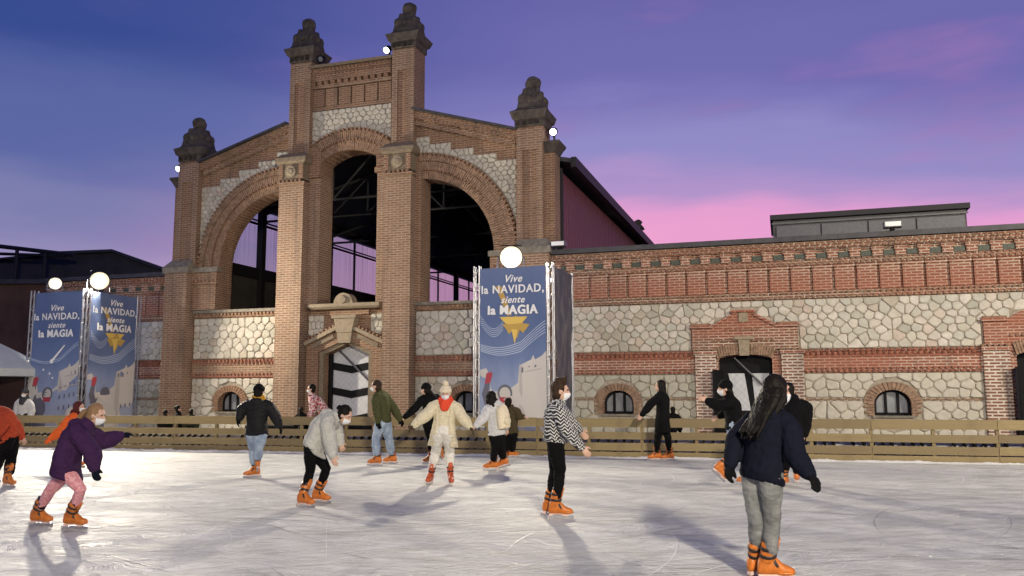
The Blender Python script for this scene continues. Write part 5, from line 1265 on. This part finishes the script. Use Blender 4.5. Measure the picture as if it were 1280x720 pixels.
    for s in (1, -1):
        K, A, fy, fp = legs[s]; end = A + (K - A).normalized() * (0.11 if len(bot) < 3 else bot[2] * 0.8) * k
        fl = 1.0 if len(bot) < 4 else bot[3]
        tm.limb([R(hip[s] + T * 0.02), R(hip[s].lerp(K, 0.4)), R(K), R(K.lerp(A, 0.35)), R(end)], [0.094 * k + add, 0.082 * k + add, (0.060 * k + add), (0.056 * k + add) * (1 + (fl - 1) * 0.5), (0.042 * k + add) * fl], 12)
    if spec.get('sock'):
        for s in (1, -1):
            K, A, fy, fp = legs[s]; u_ = (K - A).normalized(); MB().limb([R(A + u_ * 0.12 * k), R(A + u_ * 0.265 * k), R(A + u_ * 0.275 * k)], [0.050 * k, 0.056 * k, 0.052 * k], 12, False).build('sock', spec['sock'], body, True)
    child(tm, spec.get('bname', 'trousers'), bot[0], fold=min(0.010, add * 0.85), fsc=11)
    if spec.get('pockets'):
        for s in (1, -1):
            c, a, b = tsec(-0.03, add); q = c - b * 0.93 + a * s * 0.46; MB().obox(q - b.normalized() * 0.012, a.normalized() * 0.052 + b.normalized() * s * 0.012, b.normalized() * 0.006, T * 0.06).build('back_pocket', bot[0], body)
    # ---- top
    top = spec['top']; add = top['add'] * 0.80; hem = top.get('hem', -0.18)
    jm = MB(); ts = [t for t in (hem, hem * 0.55, 0.0, 0.15, 0.35, 0.55, 0.75, 0.88, 0.96, 1.03)]
    fl = top.get('flare', 0.02)
    def jsec(t):
        c, a, b = tsec(max(t, -0.04) if t < 0 else t, add)
        if t < 0: c = R(tc_(t)); f = 1 + fl * (t / hem); a, b = a * f, b * f
        return (c, a, b)
    if top.get('open'):
        n = 22
        rings = []
        for t in [x for x in ts if x < 0.97]:
            c, a, b = jsec(t); ang = radians(34 if t < 0.8 else 16); ring = []
            for i in range(n + 1):
                q = pi / 2 + ang + (2 * pi - 2 * ang) * i / n; ring.append(c + a * cos(q) + b * sin(q))
            for i in range(n, -1, -1):
                q = pi / 2 + ang + (2 * pi - 2 * ang) * i / n; ring.append(c + (a * cos(q) + b * sin(q)) * 0.86)
            rings.append(ring)
        m = len(rings[0]); vs = [p for r_ in rings for p in r_]; fs = []
        for j in range(len(rings) - 1):
            for i in range(m): fs.append((j * m + i, j * m + (i + 1) % m, (j + 1) * m + (i + 1) % m, (j + 1) * m + i))
        fs.append(tuple(range(m))[::-1]); fs.append(tuple((len(rings) - 1) * m + i for i in range(m))); jm.add(vs, fs)
    else:
        jm.loft([jsec(t) for t in ts], 18)
    sl = top.get('sleeve', 0.0) * 0.6; cuff = top.get('cuff', 0.0)
    for s in (1, -1):
        e, w = arms[s]; w2 = w.lerp(e, cuff / 0.25) if cuff else w
        jm.limb([R(sh[s] - Ls * s * 0.05 * k), R(sh[s].lerp(e, 0.25)), R(sh[s].lerp(e, 0.65)), R(e), R(e.lerp(w2, 0.5)), R(w2.lerp(e, 0.02))], [0.060 * k + add, 0.056 * k + add + sl * 0.4, 0.050 * k + add + sl * 0.7, 0.046 * k + add + sl, 0.041 * k + add * 0.9 + sl, 0.030 * k + add * 0.7 + sl * 0.3], 12)
    jm.limb([R(N - T * 0.03), R(N + (Hc - N) * 0.28)], [0.075 * k + add * 0.6, 0.066 * k + add * 0.5], 12)
    if top.get('hood'):
        jm.ell(R(N - B * 0.10 * k - T * 0.01), La * 0.13 * k, B * 0.07 * k, T * 0.085 * k, 14, 8)
        jm.limb([R(N + La * 0.10 * k), R(N - B * 0.11 * k + La * 0.06 * k - T * 0.05), R(N - B * 0.12 * k - T * 0.07), R(N - B * 0.11 * k - La * 0.06 * k - T * 0.05), R(N - La * 0.10 * k)], [0.04 * k] * 5, 8)
    child(jm, top.get('name', 'jacket'), top['mat'], fold=min(top.get('fold', 0.010), add * 0.30), fsc=top.get('fsc', 8.0))
    if not top.get('open') and hem > -0.4:      # ribbed hem and cuffs
        c, a, b = jsec(hem); c2 = R(tc_(hem * 0.75)); ax_ = (c2 - c).normalized()
        MB().loft([(c - ax_ * 0.012, a * 0.96, b * 0.96), (c, a * 1.0, b * 1.0), (c + ax_ * 0.02, a * 1.03, b * 1.03), (c + ax_ * 0.045, a * 1.02, b * 1.02), (c + ax_ * 0.055, a * 0.97, b * 0.97)], 24).build('hem_band', top['mat'], body, True)
        for s in (1, -1):
            e, w = arms[s]; u_ = (e - w).normalized(); r_ = 0.032 * k + add * 0.75
            MB().limb([R(w - u_ * 0.004), R(w + u_ * 0.012), R(w + u_ * 0.05), R(w + u_ * 0.058)], [r_ * 0.9, r_ * 1.04, r_ * 1.06, r_ * 0.95], 14, False).build('cuff_band', top['mat'], body, True)
    if top.get('inner'):
        im = MB(); im.loft([tsec(t, 0.012) for t in (-0.04, 0.1, 0.32, 0.55, 0.75, 0.88, 0.96, 1.02)], 14); child(im, 'sweater', top['inner'], fold=0.006)
    if top.get('quilt'):
        for t in (0.08, 0.24, 0.40, 0.56, 0.72): 
            c, a, b = jsec(t); q = MB().loft([(c - T * 0.012, a * 1.012, b * 1.012), (c, a * 1.03, b * 1.03), (c + T * 0.012, a * 1.012, b * 1.012)], 24); q.build('quilt_seam', top['mat'], body, True)
    if spec.get('belt'):
        c, a, b = tsec(0.02, 0.03); MB().ell(c + b.normalized() * (b.length - 0.005), a.normalized() * 0.075, b.normalized() * 0.035, T * 0.060).build('waist_pouch', spec['belt'], body, True)
    # ---- hands, gloves
    if spec.get('glove'):
        for s in (1, -1):
            gm = MB(); hand(gm, s, 0.005); child(gm, 'glove', spec['glove'], v=min(vox, 0.009), smooth=2)
    # ---- head things
    hr = spec.get('hair', 'hair_black'); style = spec.get('hstyle', 'short')
    hm = MB()
    if style != 'none':
        hm.ell(R(Hc + Uh * 0.040 * k - Fh * 0.026 * k), Lh * 0.088 * k, Fh * 0.098 * k, Uh * 0.098 * k, 16, 12)
        hm.ell(R(Hc - Uh * 0.02 * k - Fh * 0.045 * k), Lh * 0.080 * k, Fh * 0.070 * k, Uh * 0.085 * k, 14, 10)
    if style == 'quiff':
        for i in range(26):
            a = random.uniform(-1, 1); b = random.uniform(-0.6, 1); hm.limb([R(Hc + Uh * 0.10 * k + Lh * a * 0.06 * k + Fh * (b * 0.06 - 0.01) * k), R(Hc + Uh * (0.155 + 0.02 * b) * k + Lh * a * 0.075 * k + Fh * (b * 0.08 - 0.01) * k)], [0.024 * k, 0.012 * k], 6)
    if style == 'pony':
        a = Hc - Fh * 0.10 * k + Uh * 0.03 * k; hm.limb([R(a), R(a - Fh * 0.07 * k - Z * 0.02 * k), R(a - Fh * 0.13 * k - Z * 0.12 * k), R(a - Fh * 0.17 * k - Z * 0.26 * k)], [0.030 * k, 0.036 * k, 0.034 * k, 0.010 * k], 8)
    if style == 'bun':
        hm.ell(R(Hc - Fh * 0.12 * k + Uh * 0.05 * k), Lh * 0.04 * k, Fh * 0.04 * k, Uh * 0.04 * k)
    if style in ('long', 'veil'):
        ln = spec.get('hlen', 0.36) * k; wv = spec.get('hvec', V((0, 0, 0)))
        secs = []
        for i in range(8):
            t = i / 7; c = Hc - Fh * (0.045 + 0.045 * t) * k - Z * (ln * t - 0.02 * k) + wv * t * k
            wd = spec.get('hw', 1.0) * (0.088 + 0.030 * sin(pi * min(1, t * 1.2))) * k * (1 - 0.50 * t * t); secs.append((R(c), Lh * wd, Fh * (0.072 - 0.022 * t) * k))
        hm.loft(secs, 14)
        for s in (1, -1):
            hm.limb([R(Hc + Lh * s * 0.075 * k + Uh * 0.03 * k), R(Hc + Lh * s * 0.084 * k - Z * 0.08 * k - Fh * 0.015 * k), R(Hc + Lh * s * 0.085 * k - Z * 0.2 * k - Fh * 0.03 * k + wv * 0.5 * k)], [0.030 * k, 0.032 * k, 0.012 * k], 8)
            for j in range(spec.get('strands', 5)):
                u = random.uniform(-1.0, 1.0) * spec.get('hw', 1.0); hm.limb([R(Hc - Fh * 0.08 * k + Lh * u * 0.08 * k - Z * ln * 0.45 + wv * 0.45 * k), R(Hc - Fh * 0.10 * k + Lh * u * 0.11 * k - Z * ln * random.uniform(0.9, 1.12) + wv * random.uniform(0.9, 1.3) * k)], [0.022 * k, 0.006 * k], 6)
    if hm.v: child(hm, 'hair', hr, v=min(vox, 0.010) if spec.get('strands', 0) < 9 else 0.007, fold=0.006, fsc=22, smooth=2)
    hat = spec.get('hat')
    if hat:
        ht = MB(); ht.ell(R(Hc + Uh * 0.052 * k - Fh * 0.018 * k), Lh * 0.096 * k, Fh * 0.108 * k, Uh * 0.098 * k, 16, 12)
        ht.loft([(R(Hc + Uh * (u) * k - Fh * 0.014 * k), Lh * r1 * k, Fh * r2 * k) for u, r1, r2 in ((0.022, 0.092, 0.105), (0.030, 0.101, 0.114), (0.066, 0.103, 0.116), (0.076, 0.094, 0.106))], 16)
        child(ht, 'hat', hat[0], v=0.009, fold=0.003, fsc=30)
        if len(hat) > 1:
            pm_ = MB(); pm_.ell(R(Hc + Uh * 0.172 * k - Fh * 0.02 * k), Lh * 0.046 * k, Fh * 0.046 * k, Uh * 0.044 * k)
            child(pm_, 'pompom', hat[1], v=0.008, fold=0.010, fsc=40, smooth=1)
    if spec.get('hoodup'):
        hd_ = MB(); hd_.ell(R(Hc + Uh * 0.0 * k - Fh * 0.035 * k), Lh * 0.112 * k, Fh * 0.118 * k, Uh * 0.130 * k, 16, 12); hd_.limb([R(Hc - Uh * 0.08 * k - Fh * 0.06 * k), R(N - B * 0.05 * k)], [0.10 * k, 0.11 * k], 12)
        child(hd_, 'hood', spec['hoodup'], fold=0.005)
    if spec.get('scarf'):
        sm_ = MB(); c = N + (Hc - N) * 0.18
        for j, (rr, dz, thk) in enumerate(((0.088, 0.0, 0.046), (0.098, -0.045, 0.042), (0.080, 0.045, 0.036))):
            pts = [R(c + Lf * rr * k * cos(a) + F * rr * k * sin(a) * 0.95 + Z * (dz - 0.02 * sin(a)) * k) for a in [2 * pi * i / 16 for i in range(17)]]; sm_.limb(pts, [thk * k] * 17, 8)
        sm_.ell(R(c + F * 0.11 * k - Z * 0.09 * k), Lf * 0.085 * k, F * 0.045 * k, Z * 0.085 * k)
        child(sm_, 'scarf', spec['scarf'], v=0.010, fold=0.009, fsc=18, smooth=2)
    for s in (1, -1):
        if spec.get('eyes', True): MB().ell(R(Hc + Fh * 0.083 * k + Lh * s * 0.032 * k + Uh * 0.014 * k), Lh * 0.013 * k, Fh * 0.009 * k, Uh * 0.007 * k, 8, 6).build('eye', 'eye', body, True)
    if spec.get('mask', True):
        mk = spec.get('mask', True); mk = 'maskcloth' if mk is True else mk
        nu, nv = 10, 7; vs = []; fs = []
        for lay in (0, 1):
            for j in range(nv + 1):
                el = radians(-62 + 66 * j / nv)
                for i in range(nu + 1):
                    az = radians(-72 + 144 * i / nu); pl = 0.003 * sin(j * 2.2) if lay else 0
                    nose = 0.020 * math.exp(-(az / 0.45) ** 2) * math.exp(-((el + 0.22) / 0.42) ** 2)
                    c = Hc - Uh * 0.030 * k + Fh * 0.018 * k
                    r = 0.006 * lay
                    vs.append(R(c + (Lh * (0.066 + r) * sin(az) * cos(el) + Fh * (0.078 + r + nose + pl) * cos(az) * cos(el) + Uh * (0.085 + r) * sin(el)) * k))
        m = (nu + 1) * (nv + 1)
        for j in range(nv):
            for i in range(nu):
                a = j * (nu + 1) + i; fs.append((a + m, a + 1 + m, a + nu + 2 + m, a + nu + 1 + m)); fs.append((a, a + nu + 1, a + nu + 2, a + 1))
        mk_o = MB().add(vs, fs).build('face_mask', mk, body, True)
        for s in (1, -1): MB().limb([R(Hc + (Lh * s * 0.064 + Fh * 0.045 - Uh * 0.02) * k), R(Hc + (Lh * s * 0.082 + Fh * 0.0 + Uh * 0.008) * k)], [0.0025 * k] * 2, 5).build('ear_loop', mk, mk_o)
    # ---- skates
    if spec.get('skates', True):
        boot, cuff_, bks, bl, ho = SK[spec.get('skcol', 'skate')]
        for s in (1, -1):
            K, A, fy, fp = legs[s]; ff = V((sin(fy) * cos(fp), -cos(fy) * cos(fp), sin(fp))); fl_ = Z.cross(V((sin(fy), -cos(fy), 0))).normalized(); fu = ff.cross(fl_)
            mt = Matrix((ff, fl_, fu)).transposed().to_4x4(); mt.translation = R(A); mt = mt @ Matrix.Scale(k, 4)
            o = link('ice_skate', boot, body); o.matrix_local = mt
            link('blade', bl, o); link('blade_holder', ho, o)
            sv = (K - A).normalized(); lv = V((sv.dot(ff), sv.dot(fl_), sv.dot(fu))); q_ = V((0.06, 0, 1)).normalized().rotation_difference(lv)
            if q_.angle > 0.60: q_.angle = 0.60
            for b in [cuff_] + bks[:3]:
                c_ = link(b.name.split('.')[0], b, o); c_.rotation_mode = 'QUATERNION'; c_.rotation_quaternion = q_
            link('buckle', bks[3], o)
    else:
        for s in (1, -1):
            K, A, fy, fp = legs[s]; ff = V((sin(fy), -cos(fy), 0)); sh_ = MB(); sh_.limb([R(A - Z * 0.03 * k), R(A - Z * 0.08 * k)], [0.05 * k, 0.05 * k], 8); sh_.limb([R(A - Z * 0.10 * k - ff * 0.04 * k), R(A - Z * 0.10 * k + ff * 0.14 * k)], [0.045 * k, 0.040 * k], 8)
            child(sh_, 'shoe', 'blackcloth', v=0.014)
    return dict(body=body, P=P, N=N, T=T, B=B, La=La, base=base, k=k, Hc=Hc)

SKG = 'skaters on the rink'; SPG = 'spectators behind the fence'
person('near skater with long dark hair, navy hooded top and worn grey jeans, seen from behind', dict(z=6.75, yaw=125, k=0.99, vox=0.009, P=(952, 590), N=(966, 517), H=(972, 489), lean=-0.2, hyaw=108, hs=0.3,
    la=((920, 551, 0.35), (913, 581, 0.5)), ra=((995, 570, 0.5), (1011, 592, 0.5)), ll=((946, 650), (947, 722), 120, 0), rl=((965, 650), (963, 727), 82, 0),
    top=dict(mat='navy', add=0.036, hem=-0.14, flare=0.0, sleeve=0.012, hood=True, name='hooded_top', fold=0.012), bottom=('greyjeans', 0.008, 0.14, 1.15), glove='blackcloth', hair='hair_black', hstyle='long', hlen=0.34, hw=1.25, strands=26, hvec=V((-0.15, -0.05, 0))), SKG)
person('skater in baggy plum top and pink tights leaning forward, fair ponytail', dict(z=9.5, yaw=84, k=0.96, vox=0.010, P=(83, 582), N=(105, 534), H=(121, 519), lean=0.1, hpitch=-12, curve=0.05,
    ra=((116, 566, 0.5), (118, 585, 0.4)), la=((127, 552, -0.3), (150, 545, -0.3)), rl=((101, 612), (89, 661), 84, 0), ll=((62, 614), (47, 657), 80, 0),
    top=dict(mat='purple', add=0.042, hem=-0.36, flare=0.12, sleeve=0.035, name='hooded_top', hood=True, fold=0.014), bottom=('tights', 0.004, 0.14), sock='blackcloth', bname='tights', glove='navy', hair='hair_fair', hstyle='pony'), SKG)
person('skater in pale grey jacket and black leggings bending low to the right', dict(z=11.3, yaw=76, k=0.98, vox=0.010, P=(392, 560), N=(416, 522), H=(431, 519), lean=0.15, hpitch=-28, curve=0.06,
    ra=((412, 551, 0.5), (416, 569, 0.3)), la=((420, 543, -0.3), (425, 554, 0.3)), rl=((388, 588), (379, 634), 62, 0), ll=((408, 586), (398, 629), 70, 0),
    top=dict(mat='greyjacket', add=0.045, hem=-0.20, flare=0.05, sleeve=0.022, hood=True, fold=0.012), bottom=('blackcloth', 0.006), bname='leggings', hair='hair_black', hstyle='bun'), SKG)
person('skater in black padded jacket, mustard hat and blue jeans with back turned', dict(z=14.9, yaw=172, k=0.98, P=(321, 541), N=(323, 499), H=(324, 490), lean=-0.15,
    la=((303, 512, -0.2), (299, 523, 0.3)), ra=((343, 518, 0.1), (349, 532, 0.3)), ll=((317, 561), (318, 597), -62, 0), rl=((323, 560, -0.3), (322, 578, -0.5), 200, -20),
    top=dict(mat='puffer', add=0.052, hem=-0.10, flare=0.0, sleeve=0.020, quilt=True, hood=True, fold=0.008), bottom=('jeans', 0.020, 0.15, 1.2), glove='blackcloth', hat=('blackcloth',), scarf='mustard', hair='hair_black', mask=False), SKG)
person('skater in olive green jacket and pale jeans with masked face turned away', dict(z=17.2, yaw=-112, k=1.0, P=(479, 526), N=(475, 491), H=(470, 483), lean=0.1, hyaw=-95,
    la=((471, 511, 0.4), (473, 527, 0.4)), ra=((492, 510, -0.2), (500, 524, -0.3)), ll=((470, 548), (471, 582), -88, 0), rl=((486, 548), (490, 580), -96, 0),
    top=dict(mat='green', add=0.042, hem=-0.10, sleeve=0.016, fold=0.010), bottom=('jeans', 0.020, 0.15, 1.2), glove='blackcloth', hair='hair_brown'), SKG)
person('dark clothed skater half hidden behind the cream coat, one arm stretched out', dict(z=17.6, yaw=-150, k=1.0, P=(539, 527), N=(538, 494), H=(532, 487), lean=0.1, hyaw=-120,
    la=((519, 510, 0.3), (503, 524, 0.3)), ra=((550, 510, 0.0), (552, 524, 0.2)), ll=((538, 548), (538, 580), -120, 0), rl=((546, 549, -0.3), (551, 563, -0.4), 170, -25),
    top=dict(mat='blackcloth', add=0.036, hem=-0.12, sleeve=0.012), bottom=('blackcloth', 0.014), hat=('blackcloth',), hair='hair_black', mask=False), SKG)
person('skater in long cream coat, bobble hat and red scarf facing the camera with arms spread', dict(z=13.7, yaw=-2, k=0.96, vox=0.010, P=(554, 541), N=(557, 503), H=(557, 492), lean=0.25, hpitch=-4,
    ra=((534, 518, 0.2), (518, 531, 0.3)), la=((576, 519, 0.2), (587, 533, 0.3)), rl=((545, 564), (538, 605), -14, 0), ll=((562, 564), (563, 606), 12, 0),
    top=dict(mat='cream', add=0.046, hem=-0.66, flare=0.30, sleeve=0.020, open=True, name='coat', inner='cream', fold=0.010), bottom=('whitecloth', 0.016, 0.22, 1.1), sock='blackcloth', glove='brown', hat=('creamknit', 'creamknit'), scarf='redorange', hair='hair_fair', skcol='skatered'), SKG)
bp = person('skater in light grey top carrying a cream backpack, dark hair, seen from behind', dict(z=16.1, yaw=-128, k=0.97, P=(621, 540), N=(617, 506), H=(613, 497), lean=-0.1, hyaw=-140,
    la=((606, 521, 0.2), (595, 532, 0.3)), ra=((631, 522, -0.2), (633, 535, 0.2)), ll=((619, 560), (616, 588), -92, 0), rl=((627, 560, -0.4), (629, 574, -0.8), -110, -15),
    top=dict(mat='lightgrey', add=0.042, hem=-0.12, sleeve=0.018, hood=True), bottom=('blackcloth', 0.016, 0.13, 1.15), hair='hair_black', hstyle='long', hlen=0.2, mask=False), SKG)
person('skater in olive brown coat close to the fence behind the backpack', dict(z=18.8, yaw=150, k=0.92, P=(638, 540), N=(639, 511), H=(636, 504), lean=-0.2,
    la=((629, 523, 0.0), (632, 535, 0.2)), ra=((648, 520, 0.2), (654, 521, 0.3)), ll=((635, 556), (631, 572), 150, 0), rl=((641, 556), (640, 572), 120, 0),
    top=dict(mat='brown', add=0.044, hem=-0.14, sleeve=0.016), bottom=('blackcloth', 0.016), hair='hair_black', mask=False), SKG)
person('skater in black and white zigzag jumper with curly quiff, gliding to the right', dict(z=10.15, yaw=84, k=1.0, vox=0.010, P=(694, 549), N=(698, 504), H=(701, 489), lean=0.05,
    ra=((708, 537, 0.4), (727, 559, 0.4)), la=((712, 527, -0.3), (724, 538, -0.3)), rl=((700, 588), (696, 648), 84, 0), ll=((694, 590), (688, 645), 72, 0),
    top=dict(mat='zigzag', add=0.034, hem=-0.06, sleeve=0.012, name='jumper', fold=0.010), bottom=('blackcloth', 0.010), hair='hair_brown', hstyle='quiff'), SKG)
person('skater in long black coat with long black hair near the fence, arm held out', dict(z=17.9, yaw=-104, k=1.02, P=(828, 525), N=(827, 491), H=(825, 483), lean=0.1,
    ra=None, la=((813, 505, 0.2), (803, 518, 0.3)), ll=((822, 548), (821, 576), -88, 0), rl=((835, 548), (837, 576), -84, 0),
    top=dict(mat='blackcloth', add=0.040, hem=-0.62, flare=0.14, sleeve=0.014, name='coat'), bottom=('blackcloth', 0.010), hair='hair_black', hstyle='long', hlen=0.32, mask=False), SKG)
person('skater in black jacket and blue jeans reaching left, partly behind the near skater', dict(z=13.2, yaw=-92, k=1.0, P=(918, 532), N=(912, 498), H=(906, 486), lean=0.1,
    la=((897, 507, 0.3), (884, 501, 0.3)), ra=((914, 514, -0.3), (900, 520, -0.3)), ll=((928, 566), (936, 606), -90, 0), rl=((922, 566, 0.2), (901, 583, 0.4), 118, -38),
    top=dict(mat='blackcloth', add=0.036, hem=-0.08, sleeve=0.014), bottom=('jeans', 0.018, 0.14, 1.15), hat=('blackcloth',), hair='hair_black'), SKG)
person('skater in black puffy jacket mostly hidden to the right of the near skater', dict(z=13.1, yaw=165, k=1.0, P=(992, 540), N=(993, 502), H=(986, 489), lean=-0.2,
    ra=((1007, 520, 0.2), (1005, 545, 0.3)), la=((978, 520, 0), (975, 540, 0.2)), ll=((984, 570), (981, 608), 150, 0), rl=((996, 570), (996, 604), 160, 0),
    top=dict(mat='blackcloth', add=0.055, hem=-0.14, sleeve=0.024), bottom=('blackcloth', 0.014), hair='hair_black', mask=False), SKG)
person('skater in rust red top, cut off by the left edge of the picture', dict(z=13.8, yaw=-84, k=1.0, P=(13, 546), N=(-4, 513), H=(-16, 503), lean=0.2, hpitch=-15, curve=0.06,
    la=((4, 532, 0.5), (-8, 545, 0.3)), ra=((18, 530, 0.6), (27, 546, 0.4)), ll=((0, 572), (-9, 603), -80, 0), rl=((14, 572), (9, 609), 64, 0),
    top=dict(mat='rust', add=0.044, hem=-0.10, sleeve=0.020), bottom=('blackcloth', 0.020, 0.14, 1.2), hair='hair_black'), SKG)
person('skater in bright orange jacket trailing one arm, behind the plum top', dict(z=17.0, yaw=96, k=0.92, P=(85, 546), N=(95, 519), H=(99, 509), lean=-0.1, curve=0.04,
    ra=((74, 544, 0.3), (52, 556, 0.3)), la=((108, 534, -0.2), (116, 540, 0)), ll=((92, 564), (95, 584), 90, 0), rl=((84, 564), (84, 585), 90, 0),
    top=dict(mat='orangecloth', add=0.046, hem=-0.12, sleeve=0.040, flare=0.1), bottom=('blackcloth', 0.014), glove='orangecloth', hair='hair_maroon', hstyle='long', hlen=0.24, scarf='maroon'), SKG)
# ---- spectators outside the fence
def watcher(label, px, top_y, z, yaw, mat, hair, k=1.0, lean=(0, 0), **kw):
    """standing on the paving; px and the head's frame height fix the place"""
    Hh = 1.50 * k; s = F_PX / z
    hc = at_depth(px, top_y, z); gz = kw.pop('gz', -0.06)
    def q(dx, zz):      # frame position of a point dx metres sideways at height zz
        p = V((hc.x + dx, z, zz)) - CP; c = V((p.dot(CR), p.dot(CD), p.dot(_fwd))); return (640 + F_PX * c.x / c.z, 360 + F_PX * c.y / c.z)
    h0 = hc.z - 1.49 * k
    ad = lambda a, zz: q(a, h0 + zz * k)
    lx, lz = lean
    P_ = ad(lx, 0.88); N_ = ad(0.0, 1.30 - lz)
    g = [q(lx + d, gz) for d in (-0.1, 0.1)]
    spec = dict(z=z, yaw=yaw, k=k, vox=0.015, P=P_, N=N_, H=(px, top_y), lean=0.15, ll=(ad(lx + 0.10, 0.46), (*g[1],), yaw + 8, 0), rl=(ad(lx - 0.10, 0.46), (*g[0],), yaw - 8, 0),
                top=dict(mat=mat, add=0.046, hem=-0.14, sleeve=0.016), bottom=('blackjeans', 0.018), hair=hair, skates=False, gz=gz)
    spec.update(kw); return person(label, spec, SPG)
watcher('onlooker in grey jacket and dark scarf standing by the white tent', 31, 492, 24.6, -5, 'lightgrey', 'hair_brown', scarf='scarfgrey', hat=('scarfgrey',))
watcher('onlooker in red camouflage jacket stooping behind the fence', 389, 486, 22.4, -80, 'camo', 'hair_black', lean=(0.36, 0.05), curve=0.05)
watcher('small onlooker in black whose head shows beside the red camouflage jacket', 377, 513, 22.2, 160, 'blackcloth', 'hair_black', k=0.62, mask=False)
watcher('leftmost of three small dark onlookers by the fence under the hall', 207, 516, 24.2, 170, 'blackcloth', 'hair_black', k=0.66, mask=False)
watcher('tallest, middle one of three small dark onlookers by the fence under the hall', 223, 511, 24.0, 120, 'blackcloth', 'hair_black', k=0.72, mask=False, hstyle='bun')
watcher('rightmost of three small dark onlookers by the fence under the hall', 239, 515, 23.9, -160, 'darkgreen', 'hair_black', k=0.66, mask=False)
watcher('small child in dark coat behind the fence beside the long black coat', 841, 513, 20.6, 175, 'blackcloth', 'hair_black', k=0.66, mask=False)
# ---- the backpack is a thing of its own
Bk = empty('backpack', bp['base']); tag(Bk, 'cream backpack with rounded top worn over the light grey top', 'backpack')
c = bp['P'].lerp(bp['N'], 0.52) - bp['B'] * 0.20 - bp['base']; a_, b_, t_ = bp['La'], bp['B'], bp['T']
bm_ = MB(); bm_.loft([(c + t_ * z_ , a_ * w_, b_ * d_) for z_, w_, d_ in ((-0.22, 0.10, 0.05), (-0.20, 0.145, 0.085), (-0.05, 0.155, 0.10), (0.10, 0.145, 0.09), (0.19, 0.11, 0.07), (0.225, 0.05, 0.03))], 16)
link('pack', remesh(bm_, 'pack', 'creamknit', 0.012, 0.008, 9), Bk)
pk = MB(); pk.ell(c - b_ * 0.09 - t_ * 0.08, a_ * 0.10, b_ * 0.035, t_ * 0.085); pk.build('front_pocket', 'cream', Bk, True)
for s in (1, -1): MB().limb([c + a_ * s * 0.08 + t_ * 0.17 + b_ * 0.06, c + a_ * s * 0.12 + t_ * 0.26 + b_ * 0.16, c + a_ * s * 0.13 + t_ * 0.10 + b_ * 0.33, c + a_ * s * 0.14 - t_ * 0.14 + b_ * 0.22, c + a_ * s * 0.11 - t_ * 0.19 + b_ * 0.06], [0.014] * 5, 8).build('strap', 'creamknit', Bk, True)
